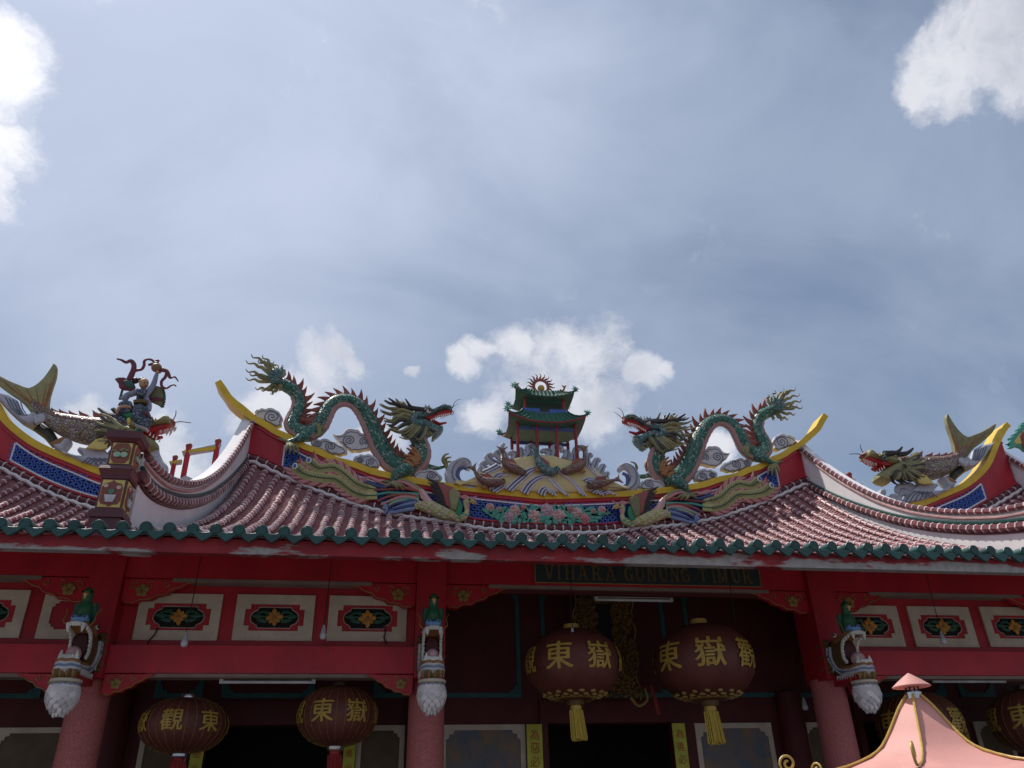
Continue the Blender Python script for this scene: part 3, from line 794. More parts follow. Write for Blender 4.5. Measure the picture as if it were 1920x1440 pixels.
for a, b in doors:
    mb = MB(); mb.box((a-.09, YW-.05, 0), (a, YW+.02, DZ)); mb.box((b, YW-.05, 0), (b+.09, YW+.02, DZ)); mb.box((a-.09, YW-.05, DZ), (b+.09, YW-.001, DZ+.26)); mb.build('door_frame', 'red_dark', T)
def tframe(x0, x1, z0, z1, name, m_, t, field, y=YW, notch=.07):
    mb = MB(); d = .022
    mb.box((x0, y-d, z0), (x1, y, z0+t)); mb.box((x0, y-d, z1-t), (x1, y, z1)); mb.box((x0, y-d, z0+t), (x0+t, y, z1-t)); mb.box((x1-t, y-d, z0+t), (x1, y, z1-t))
    for sx in (0, 1):
        for sz in (0, 1):
            px_ = x0+t if sx == 0 else x1-t; pz = z0+t if sz == 0 else z1-t; ux = 1 if sx == 0 else -1; uz_ = 1 if sz == 0 else -1
            mb.slab([(px_, pz), (px_+ux*notch*1.3, pz), (px_+ux*notch*1.1, pz+uz_*notch*.5), (px_+ux*notch*.5, pz+uz_*notch*.55), (px_+ux*notch*.45, pz+uz_*notch*1.1), (px_, pz+uz_*notch*1.3)], y-d+.0015, y)
    o = mb.build(name, m_, T)
    if field:
        mb = MB(); mb.box((x0+t, y-.006, z0+t), (x1-t, y-.001, z1-t)); mb.build('panel_field', field, o)
    return o
zt0 = at(1150, 1308, YW).z
def both(x0, x1): return [(x0, x1), (2*C-x1, 2*C-x0)]
for x0, x1 in both(wx(700, 1300), wx(977, 1300)): tframe(x0, x1, zt0, 4.62, 'teal_frame', 'teal_frame', .055, 'red_dark')
tframe(wx(1016, 1250), 2*C-wx(1016, 1250), zt0, 4.62, 'teal_frame', 'teal_frame', .055, 'red_dark')
for x0, x1 in both(wx(415, 1300), wx(590, 1300)) + both(wx(290, 1300), wx(380, 1300)) + both(wx(-60, 1290), wx(80, 1290)):
    tframe(x0, x1, zt0, 3.9, 'teal_frame', 'teal_frame', .055, 'red_dark')
zp1 = at(900, 1359, YW).z
tframe(EDGE_PANEL[0], EDGE_PANEL[1], PZ-.25, PZ+.25, 'window_panel', 'cream', .10, 'red', 1.858, .05)
for x0, x1 in both(wx(826, 1400), wx(985, 1400)): tframe(x0, x1, 1.1, zp1, 'painted_panel', 'cream', .062, 'painting', notch=.08)
for x0, x1 in both(wx(668, 1400), wx(758, 1400)) + both(wx(262, 1400), wx(352, 1400)) + both(wx(-10, 1400), wx(190, 1400)):
    tframe(x0, x1, 1.1, zp1, 'painted_panel', 'cream', .058, 'painting_brown', notch=.06)
# ================================================================ roof sculpture
def strand(mb, pts, r0, r1, mi=0, n=6, flat=.8, k=4):
    q = V3(spl([tuple(p) for p in pts], k)); m_ = len(q)
    mb.tube(q, [r0+(r1-r0)*(i/(m_-1))**1.3 for i in range(m_)], n, mi, flat)
def wavy(a, b, amp, waves=1.5, n=9, dy=0.):
    a = Vector(a); b = Vector(b); d = b-a; nn = Vector((-d.z, 0, d.x)).normalized()
    return [a + d*(i/(n-1)) + nn*(amp*math.sin(i/(n-1)*waves*2*math.pi)*(i/(n-1))**.6) + Vector((0, dy*math.sin(3*i/(n-1)), 0)) for i in range(n)]

Z2 = (400, 640, 4.0); ZH = (680, 720, 8.0); YD = YR+.08
MPX = 1/4*.0106*1.02                         # metres for one step of the enlargement Z2
def dragon(label):
    body = [(470,300,40),(540,325,46),(605,365,46),(640,430,43),(630,500,44),(603,560,47),(592,620,50),(640,672,54),(720,692,57),(790,655,58),(830,585,56),(870,515,52),(930,468,50),(1000,455,48),(1070,478,50),(1130,535,56),(1180,620,60),(1225,720,63),(1270,810,66),(1325,885,69),(1400,932,69),(1480,938,66),(1540,905,60),(1562,850,57),(1550,790,53),(1515,730,50),(1480,675,46)]
    bs = spl(body, 4); n = len(bs)
    base = at(750, 895, YD); t = thing('dragon_sculpture', label, 'dragon', base, 'dragons on the main ridge')
    P = []; R_ = []
    for i, (x, y, r) in enumerate(bs):
        p = at(x/4+400, y/4+640, YD); p.y += .09*math.sin(i/n*11); P.append(p); R_.append(r*MPX)
    mb = MB(); mb.tube(P, R_, 16); mb.build('body', 'scale_green', t)
    # frame along the body: left-hand side of travel = back, right-hand = belly
    def side(i):
        d = (P[min(i+1, n-1)]-P[max(i-1, 0)]).normalized(); return d, Vector((-d.z, 0, d.x)).normalized()
    mb = MB(); pts = []; rr = []
    for i in range(10, n-6):
        d, s = side(i); pts.append(P[i]-s*R_[i]*.70+Vector((0, -R_[i]*.28, 0))); rr.append(R_[i]*(.52 if i % 2 else .47))
    mb.tube(pts, rr, 8); mb.build('belly', 'belly_pink', t)
    mb = MB(); pts = []; rr = []
    for i in range(4, n-6):
        d, s = side(i); pts.append(P[i]+s*R_[i]*.97); rr.append(.030)
    mb.tube(pts, rr, 6); mb.build('fin_root', 'fin_red', t)
    i = 4
    while i < n-9:
        d, s = side(i); h = .155+.03*math.sin(i*1.7); w = .075
        a = P[i]+s*R_[i]*.9
        mb = MB(); mb.puff([a-d*w, a-d*(w*.9)+s*h*.35, a-d*(w*1.1)+s*h*.7, a-d*(w*1.5)+s*h*1.15, a-d*(w*.3)+s*h*.75, a+d*w*.5+s*h*.35, a+d*w], .05, .012)
        mb.build('fin_spike', 'fin_red', t); i += 2
    # tail tuft
    for (ex, ey), (mx_, my_) in (((240,275),(370,300)),((240,213),(365,255)),((243,155),(370,205)),((285,118),(395,180)),((368,115),(440,190)),((445,132),(490,200)),((515,178),(530,230)),((308,332),(400,335)),((358,366),(430,360)),((430,397),(470,365)),((495,392),(510,355)),((270,245),(380,280)),((330,140),(420,190))):
        a, b = at(485/4+400, 300/4+640, YD), at(ex/4+400, ey/4+640, YD); mid = at(mx_/4+400, my_/4+640, YD)
        dy = random.uniform(-.12, .12)
        pts = [a+(mid-a)*.2]+[v+Vector((0, dy, 0)) for v in wavy(mid, b, .034, 1.6, 9)]
        mb = MB(); strand(mb, pts, .042, .006, 0, 6, .8, 2); mb.build('tail_strand', 'olive', t)
    for k in range(7):
        an = -.9+k*.42; a = at(500/4+400, 300/4+640, YD-.1); b = a+Vector((-.26*math.cos(an), -.04, .26*math.sin(an)+.08))
        mb = MB(); strand(mb, [a, (a+b)/2+Vector((0, -.05, .02)), b], .05, .012); mb.build('tail_tuft', 'scale_teal', t)
    # legs
    def leg(pts, rs, toes, m_='scale_green'):
        q = [at(x/4+400, y/4+640, Y) for x, y, Y in pts]; mb = MB()
        qs = spl([tuple(v)+(r,) for v, r in zip(q, rs)], 4); mb.tube(V3(qs), [v[3]*MPX for v in qs], 10); lg = mb.build('leg', [m_], t)
        for tt in toes:
            w = [at(x/4+400, y/4+640, Y) for x, y, Y in tt]; mb = MB(); strand(mb, w, .040, .012, 0, 6, 1.); mb.build('claw', 'olive', lg)
    f = YR-.13
    leg([(1480,960,YD),(1430,965,YR-.1),(1375,1000,f),(1350,1040,f),(1335,1075,f)], [50,48,38,18,15],
        [[(1340,1070,f),(1290,1050,f-.05),(1255,1052,f-.02)], [(1340,1070,f),(1310,1075,f-.1),(1285,1095,f-.06)], [(1335,1070,f),(1370,1085,f-.12),(1385,1112,f-.08)], [(1340,1065,f),(1395,1080,f-.1),(1420,1112,f-.06)], [(1340,1065,f),(1400,1070,f-.06),(1445,1100,f-.03)]])
    leg([(720,705,YD),(670,715,YR-.08),(620,735,f),(560,755,f)], [48,40,20,14],
        [[(560,755,f),(520,735,f),(485,732,f)], [(560,760,f),(550,800,f-.1),(538,838,f-.05)], [(565,760,f),(580,800,f-.1),(570,845,f-.05)], [(565,760,f),(605,795,f-.1),(602,850,f-.05)], [(570,765,f),(625,790,f-.06),(638,850,f-.02)]])
    leg([(1570,930,YD+.1),(1620,945,YD+.1),(1690,950,YD+.05),(1745,930,YD)], [34,24,14,12],
        [[(1745,930,YD),(1722,890,YD-.05),(1735,855,YD-.08),(1765,842,YD-.05)], [(1745,925,YD),(1745,880,YD),(1785,868,YD)], [(1745,920,YD),(1755,905,YD+.05),(1788,903,YD+.05)], [(1745,930,YD),(1758,970,YD),(1742,1000,YD-.02),(1760,1012,YD-.04)]])
    # flame tufts at the shoulders
    for x0, y0, x1, y1, x2, y2 in ((1520,925,1500,870,1425,850),(1525,930,1490,880,1440,880),(1530,925,1520,850,1450,800),(1500,940,1450,900,1420,905),(1540,900,1530,830,1470,780),(790,640,800,690,760,720),(770,620,800,650,790,700),(800,640,830,670,800,715)):
        a = [at(x/4+400, y/4+640, YR-.10) for x, y in ((x0, y0), (x1, y1), (x2, y2))]
        mb = MB(); strand(mb, a, .055, .015); mb.build('flame_tuft', 'orange_brown' if x0 > 1000 else 'olive', t)
    mb = MB(); strand(mb, [at(x/4+400, y/4+640, YD+.1) for x, y in ((1600,900),(1615,850),(1585,800))], .06, .02); mb.build('flame_tuft', 'orange_brown', t)
    # ---- head
    H = lambda pts, Y=YD: [at(p[0]/8+680, p[1]/8+720, Y if len(p) < 3 else YD+p[2]) for p in pts]
    upper = H([(1342,398),(1325,368),(1282,348),(1222,334),(1160,346),(1112,386),(1060,410),(1020,396),(985,372),(930,366),(870,392),(810,424),(760,455),(725,510),(770,560),(850,556),(930,540),(1000,512),(1060,482),(1110,452),(1180,424),(1250,420),(1312,436)])
    mb = MB(); mb.puff(upper, .36, .06); hd = mb.build('head', 'scale_teal', t)
    mb = MB(); mb.puff(H([(900,520),(960,505),(1060,480),(1130,445),(1250,425),(1335,400),(1345,425),(1305,448),(1190,446),(1130,480),(1080,520),(1030,575),(960,565)]), .20, .03); mb.build('mouth', 'mouth_red', hd)
    lower = H([(870,545),(950,560),(1030,600),(1090,646),(1145,655),(1203,662),(1208,700),(1182,742),(1130,792),(1060,828),(1030,846),(1038,800),(1078,756),(1040,738),(970,704),(890,664),(810,622),(740,572),(790,545)])
    mb = MB(); mb.puff(lower, .30, .05); mb.build('jaw', 'scale_teal', hd)
    mb = MB(); strand(mb, H([(1010,545),(1090,578),(1150,602),(1200,592),(1258,580)]), .042, .016, 0, 8, 1.4); mb.build('tongue', 'mouth_red', hd)
    for dy in (-.13, .13):
        for x, y, l in ((1300,440,.05),(1275,446,.07),(1242,448,.09),(1212,455,.10),(1182,460,.10),(1150,470,.05),(1120,482,.05),(1090,500,.05),(1060,515,.05),(1030,530,.04)):
            a = H([(x, y, dy)])[0]; mb = MB(); mb.tube([a, a+Vector((0, 0, -l*.6)), a+Vector((-.012, 0, -l))], [.017, .012, .002], 6); mb.build('tooth', 'tooth', hd)
        for x, y in ((1050,606),(1075,624),(1100,640),(1130,648),(1160,652),(1190,656)):
            a = H([(x, y, dy*.9)])[0]; mb = MB(); mb.tube([a, a+Vector((.004, 0, .045))], [.013, .002], 6); mb.build('tooth', 'tooth', hd)
        e = H([(985,408, dy*1.3)])[0]; mb = MB(); mb.ball(e, (.05, .05, .045)); ey = mb.build('eye', 'tooth', hd)
        mb = MB(); mb.ball(e+Vector((.014, math.copysign(.030, dy), .004)), .024); mb.build('pupil', 'black', ey)
        mb = MB(); strand(mb, H([(1030,398,dy*1.4),(985,376,dy*1.5),(930,392,dy*1.5),(890,420,dy*1.4)]), .026, .014); mb.build('brow', 'horn', hd)
        for (x0, y0, x1, y1) in ((960,385,942,306),(995,380,1000,308),(1020,390,1025,345)):
            mb = MB(); mb.tube(H([(x0, y0, dy*1.1), ((x0+x1)/2-6, (y0+y1)/2, dy*1.2), (x1, y1, dy*1.2)]), [.026, .018, .003], 6); mb.build('brow_spike', 'olive_dark', hd)
        mb = MB(); strand(mb, H([(950,400,dy),(860,382,dy*1.2),(740,362,dy*1.4),(620,345,dy*1.6),(530,312,dy*1.8),(455,258,dy*2),(388,212,dy*2)]), .060, .014, 0, 8, 1.); hn = mb.build('horn', 'horn', hd)
        mb = MB(); strand(mb, H([(760,362,dy*1.4),(710,330,dy*1.6),(672,270,dy*1.8),(640,222,dy*1.8)]), .040, .010, 0, 8, 1.); mb.build('horn_prong', 'horn', hn)
        # cheek frill
        for k in range(9):
            an = math.radians(150+k*17); c = H([(850,520,dy*1.3)])[0]
            b = c+Vector((.20*math.cos(an), math.copysign(.03, dy), .16*math.sin(an)))
            mb = MB(); mb.tube([c+(b-c)*.3, c+(b-c)*.75, b], [.055, .04, .004], 6, flat=.6); mb.build('cheek_frill', 'scale_teal', hd)
        nb = H([(1300,372,dy*.5)])[0]; mb = MB(); mb.ball(nb, (.05, .04, .035)); mb.build('nostril', 'fin_red', hd)
    mane = [((720,440),(500,335),(400,275),(313,260)),((705,470),(520,405),(380,345),(258,316)),((690,500),(500,450),(400,432),(245,407)),((690,520),(520,492),(420,520),(285,505)),((700,560),(560,560),(450,595),(365,614)),((715,580),(600,640),(500,655),(380,690)),
        ((760,590),(680,690),(560,700),(420,682)),((820,615),(760,720),(660,752),(570,752)),((880,640),(840,760),(740,796),(600,765)),((930,650),(930,770),(850,826),(770,800)),((650,430),(610,310),(570,270),(508,236)),((700,545),(580,520),(470,548),(330,560)),((740,585),(640,610),(540,628),(400,640)),((850,630),(800,745),(690,790),(560,790)),((760,460),(600,400),(500,380),(420,380)),((740,500),(620,470),(540,470),(440,470)),((905,645),(890,770),(810,815),(690,812)),((780,600),(730,700),(620,730),(500,722))]
    for li, dy in enumerate((-.20, -.05, .14)):
        for k, s_ in enumerate(mane):
            if li == 2 and k % 2: continue
            jx, jy = random.uniform(-18, 18), random.uniform(-16, 16)
            pts = [(s_[0][0]+30*(li == 0), s_[0][1], dy*.7)] + [(x+jx*q, y+jy*q, dy*(1+.3*q)) for (x, y), q in zip(s_[1:], (.5, .8, 1.))]
            w = H(pts); w[1].z += .030; w[2].z -= .032; w[3].z += .012
            mb = MB(); strand(mb, w, .047, .008, 0, 6, .9); mb.build('mane_strand', 'olive' if (k+li) % 4 else 'olive_dark', hd)
    for pts in (((962,680),(950,740),(958,808)),((1005,716),(985,770),(970,824)),((1040,735),(1010,780),(1000,800)),((1085,765),(1060,810),(1035,848)),((930,668),(925,720),(940,760))):
        for dy in (-.09, .06):
            mb = MB(); strand(mb, H([(x, y, dy) for x, y in pts]), .036, .006); mb.build('beard_strand', 'olive', hd)
    for pts in (((1325,372,-.06),(1355,330,-.1),(1380,275,-.14),(1420,240,-.16),(1470,228,-.16)),((1330,372,.08),(1370,330,.12),(1425,292,.14)),((1345,400,-.08),(1362,430,-.12),(1345,460,-.12),(1308,458,-.12))):
        mb = MB(); strand(mb, H(pts), .008, .004, 0, 5, 1., 5); mb.build('whisker', 'wire', hd)
    return t

CLOUDS = [('topmost', [(310,540),(325,520),(345,520),(362,508),(395,515),(415,506),(450,510),(475,525),(498,538),(512,562),(524,585),(510,612),(515,635),(480,648),(450,636),(430,622),(395,615),(370,598),(335,592),(318,570)], [(440,565,60)], .10),
    ('lower left', [(730,765),(745,748),(775,740),(800,750),(825,738),(860,742),(885,758),(915,762),(945,785),(975,795),(1005,825),(1000,848),(975,850),(950,862),(920,852),(890,855),(860,838),(830,836),(805,815),(775,812),(745,795)], [(785,772,34),(882,787,44)], .02),
    ('large arch', [(900,705),(930,710),(965,705),(985,680),(1005,666),(1035,662),(1062,668),(1090,672),(1110,695),(1140,698),(1165,708),(1192,745),(1185,775),(1188,805),(1155,818),(1120,822),(1095,832),(1060,826),(1035,832),(1010,812),(985,800),(965,775),(930,750)], [(1020,742,50),(1135,748,40)], .12),
    ('small lower', [(1048,892),(1060,872),(1085,866),(1105,854),(1135,862),(1160,852),(1190,862),(1215,875),(1238,905),(1248,930),(1235,955),(1205,950),(1180,958),(1150,942),(1120,938),(1090,922),(1060,918)], [(1105,893,28),(1180,905,36)], .0),
    ('near the wave', [(1500,1012),(1520,990),(1550,972),(1580,978),(1610,964),(1640,968),(1672,980),(1695,1005),(1717,1028),(1705,1050),(1670,1058),(1620,1052),(1560,1050),(1515,1038)], [(1640,1005,40)], .0)]
def cloud(pts, spirals, dy, label):
    Y = YD+dy
    w = W(pts, Z2, Y)
    t = thing('cloud_ornament', label, 'cloud ornament', (sum(p.x for p in w)/len(w), Y, min(p.z for p in w)), 'white scroll clouds along the main ridge')
    mb = MB(); mb.puff(W(spl(pts+[pts[0]], 2)[:-1], Z2, Y), .16, .02); mb.build('cloud_body', 'cloud_white', t)
    for cx, cy, r in spirals:
        mb = MB(); mb.tube(W([(cx+r*(1-q/26)*math.cos(q*.55+2), cy+r*.8*(1-q/26)*math.sin(q*.55+2)) for q in range(25)], Z2, Y-.082), .011, 5); mb.build('scroll_line', 'cloud_line', t)
    mb = MB(); cx, cy = sum(p[0] for p in pts)/len(pts), sum(p[1] for p in pts)/len(pts)
    mb.tube(W(spl([(cx+(x-cx)*.84, cy+(y-cy)*.80) for x, y in pts], 2), Z2, Y-.080), .009, 5); mb.build('edge_line', 'cloud_line', t)

ZF = (1590, 760, 5.818); YF = YR+.05
def fish(label):
    MPF = .0106/5.818*1.14
    t = thing('dragon_fish_sculpture', label, 'dragon fish', at(1740, 930, YF), 'dragon fish on the side ridges')
    b = spl([(500,660,70),(580,670,104),(700,690,118),(850,700,122),(1000,672,104),(1100,635,80),(1180,585,60),(1235,535,50),(1270,490,44)], 4)
    P = W([(x, y) for x, y, r in b], ZF, YF); R_ = [r*MPF for x, y, r in b]
    mb = MB(); mb.tube(P, R_, 16, 0, .8); mb.build('body', 'scale_fish', t)
    mb = MB(); mb.tube([p+Vector((0, -.02, r*.45)) for p, r in zip(P[3:], R_[3:])], [r*.62 for r in R_[3:]], 12, 0, 1.06); mb.build('back', 'scale_fish_pink', t)
    tail = [(1150,540),(1140,460),(1128,400),(1095,300),(1070,230),(1056,150),(1062,112),(1080,106),(1100,140),(1150,220),(1210,295),(1285,350),(1350,332),(1430,302),(1520,252),(1585,210),(1606,225),(1570,300),(1510,360),(1440,420),(1370,470),(1320,530),(1280,590),(1220,600)]
    mb = MB(); mb.puff(W(spl(tail+[tail[0]], 2)[:-1], ZF, YF), .12, .03); tf = mb.build('tail_fin', 'olive', t)
    mb = MB()
    for k in range(9):
        a = (1200+k*8, 540-k*3); e = ((1068, 140), (1085, 190), (1120, 250), (1170, 300), (1250, 350), (1330, 350), (1420, 330), (1500, 290), (1580, 230))[k]
        mb.tube(W([a, ((a[0]+e[0])/2, (a[1]+e[1])/2+8), e], ZF, YF-.062), [.012, .010, .004], 5)
    mb.build('fin_ray', 'orange_brown', tf)
    for x, y in ((760,540),(870,555),(950,560),(1025,555),(1085,550),(1135,540)):
        w = W([(x-60, y+22), (x-20, y-12), (x+20, y-26), (x+50, y-45), (x+48, y-10), (x+45, y+25)], ZF, YF); mb = MB(); mb.puff(w, .06, .012); mb.build('dorsal_spine', 'fin_red', t)
    mb = MB(); mb.puff(W([(755,800),(790,750),(850,770),(900,820),(940,866),(880,862),(820,866),(770,850)], ZF, YF-.22), .06, .015); mb.build('pectoral_fin', 'yellow_pale', t)
    mb = MB(); mb.puff(W([(1030,790),(1080,770),(1130,800),(1185,840),(1150,870),(1090,850)], ZF, YF-.06), .05, .012); mb.build('pelvic_fin', 'orange_brown', t)
    up = [(158,552),(170,520),(200,508),(232,522),(268,552),(330,565),(380,545),(440,560),(500,600),(520,650),(460,665),(390,645),(310,612),(235,592),(172,585)]
    mb = MB(); mb.puff(W(up, ZF, YF), .42, .05); hd = mb.build('head', 'olive', t)
    mb = MB(); mb.puff(W([(172,580),(240,590),(320,612),(470,655),(430,690),(350,690),(290,655),(220,630)], ZF, YF), .26, .03); mb.build('mouth', 'mouth_red', hd)
    mb = MB(); mb.puff(W([(520,640),(450,672),(385,712),(330,745),(298,772),(302,810),(345,845),(428,864),(412,822),(470,812),(560,790),(620,740),(600,670)], ZF, YF), .40, .05); mb.build('jaw', 'olive', hd)
    mb = MB(); strand(mb, W([(400,675),(330,700),(290,702),(255,692)], ZF, YF), .06, .02, 0, 8, 1.4); mb.build('tongue', 'mouth_red', hd)
    mb = MB(); mb.ball(W([(180,548)], ZF, YF)[0], (.09, .17, .06)); mb.build('nose', 'fin_red', hd)
    for dy in (-.17, .17):
        for x, y, l in ((178,590,.10),(208,600,.16),(238,610,.14),(262,622,.08),(300,632,.06)):
            a = W([(x, y)], ZF, YF+dy)[0]; mb = MB(); mb.tube([a, a+Vector((0, 0, -l*.6)), a+Vector((.012, 0, -l))], [.028, .02, .003], 6); mb.build('tooth', 'pink_pale', hd)
        for x, y in ((400,690),(375,708),(350,722),(325,742)):
            a = W([(x, y)], ZF, YF+dy)[0]; mb = MB(); mb.tube([a, a+Vector((-.01, 0, .07))], [.018, .003], 6); mb.build('tooth', 'tooth', hd)
        e = W([(400,575)], ZF, YF+dy*1.3)[0]; mb = MB(); mb.ball(e, .055); ey = mb.build('eye', 'scale_teal', hd)
        mb = MB(); mb.ball(e+Vector((-.02, math.copysign(.035, dy), 0)), .028); mb.build('pupil', 'black', ey)
        mb = MB(); strand(mb, W([(400,530,YF+dy*1.2),(470,522,YF+dy*1.3),(540,510,YF+dy*1.4),(590,455,YF+dy*1.5)], ZF, YF), .075, .02, 0, 8, 1.); mb.build('horn', 'horn', hd)
        mb = MB(); strand(mb, W([(540,535,YF+dy*1.3),(620,528,YF+dy*1.4),(670,505,YF+dy*1.5),(710,468,YF+dy*1.6)], ZF, YF), .060, .02, 0, 8, 1.); mb.build('horn', 'horn', hd)
        for x0, y0, x1, y1 in ((350,560,340,515),(370,550,370,505),(395,548,400,512)):
            mb = MB(); mb.tube(W([(x0, y0), (x1, y1)], ZF, YF+dy*1.2), [.04, .004], 6); mb.build('brow_spike', 'olive', hd)
    for li, Y in enumerate((YF-.25, YF-.12, YF+.2)):
        for k in range(20):
            an = math.radians(-118+k*8.8+li*3); c = (580+10*math.cos(an), 680)
            L0 = 50; L1 = 250+50*math.sin(k*2.1)
            if math.degrees(an) < -60: L1 = 165
            pts = [(c[0]+q*math.cos(an)+(10*math.sin(q*.05+k)), c[1]-q*math.sin(an)*.72+9*math.sin(q*.045+k)) for q in (L0, L0+L1*.3, L0+L1*.6, L0+L1*.85)]
            mb = MB(); strand(mb, W(pts, ZF, Y), .056, .010); mb.build('mane_strand', 'olive' if k % 3 else 'olive_dark', hd)
    for x0, y0, x1, y1, x2, y2 in ((470,790,500,840,545,868),(520,790,560,830,625,862),(570,790,610,830,660,850),(440,790,470,820,490,835),(600,780,660,820,700,830)):
        mb = MB(); strand(mb, W([(x0, y0), (x1, y1), (x2, y2)], ZF, YF-.12), .05, .008); mb.build('beard_strand', 'olive_dark', hd)
    for a in (((165,520),(140,470),(133,425)),((165,552),(110,530),(15,532))):
        mb = MB(); strand(mb, W(spl(a, 3), ZF, YF-.05), .010, .006, 0, 5, 1.); mb.build('whisker', 'wire', hd)
    return t
def fish_waves(label):
    t = thing('wave_ornament', label, 'wave ornament', at(1720, 935, YF), 'waves carrying the dragon fish')
    mb = MB(); mb.puff(W([(560,1095),(600,1040),(630,975),(700,915),(735,870),(760,835),(800,832),(830,850),(850,880),(930,868),(955,900),(930,925),(905,950),(960,945),(1040,925),(1055,890),(1010,830),(1000,798),(1040,800),(1080,850),(1140,868),(1130,905),(1040,960),(960,1000),(880,1030),(760,1070)], ZF, YF), .30, .05); wb = mb.build('wave_body', 'wave_grey', t)
    for q in range(5):
        mb = MB(); mb.tube(W([(620+q*55, 1070-q*14), (665+q*52, 990-q*8), (730+q*45, 935+q*2), (800+q*36, 960+q*4), (830+q*36, 1000)], ZF, YF-.155), .011, 5); mb.build('ripple_line', 'cloud_line', wb)
    for a in ([(690,950),(620,890),(555,890),(525,930),(545,965)], [(660,975),(600,950),(570,985),(590,1000)], [(700,930),(690,880),(650,865),(620,890)], [(500,1045),(480,1010),(510,990),(540,1015)], [(430,1030),(395,1020),(400,1000)],[(560,1060),(555,1010),(580,995)]):
        mb = MB(); strand(mb, W(a, ZF, YF-.02), .085, .03, 0, 8); mb.build('wave_curl', 'wave_grey', t)
    mb = MB(); mb.puff(W([(320,985),(325,940),(350,922),(385,930),(402,965),(390,1000),(350,1008)], ZF, YF), .2, .04); mb.build('wave_crest', 'wave_grey', t)
    mb = MB(); mb.puff(W([(1385,480),(1430,452),(1500,440),(1545,428),(1520,500),(1470,570),(1420,630),(1370,680),(1310,715),(1265,690),(1250,640),(1240,590),(1262,585),(1300,610),(1345,620),(1360,560)], ZF, YF), .34, .05); rk = mb.build('wave_rock', 'wave_grey', t)
    for k in range(5):
        mb = MB(); mb.tube(W([(1400+k*28, 480-k*8), (1390+k*22, 540), (1360+k*16, 600)], ZF, YF-.172), .010, 5); mb.build('ripple_line', 'cloud_line', rk)
    for a in ([(1290,650),(1235,620),(1240,590),(1275,600)], [(1330,660),(1290,610),(1310,580)]):
        mb = MB(); strand(mb, W(a, ZF, YF-.1), .075, .03, 0, 8); mb.build('wave_curl', 'wave_grey', t)
    mb = MB(); mb.tube(W([(1255,680),(1150,760),(1100,850)], ZF, YF+.1), [.09, .10, .08], 7); mb.build('support', 'olive_dark', t)

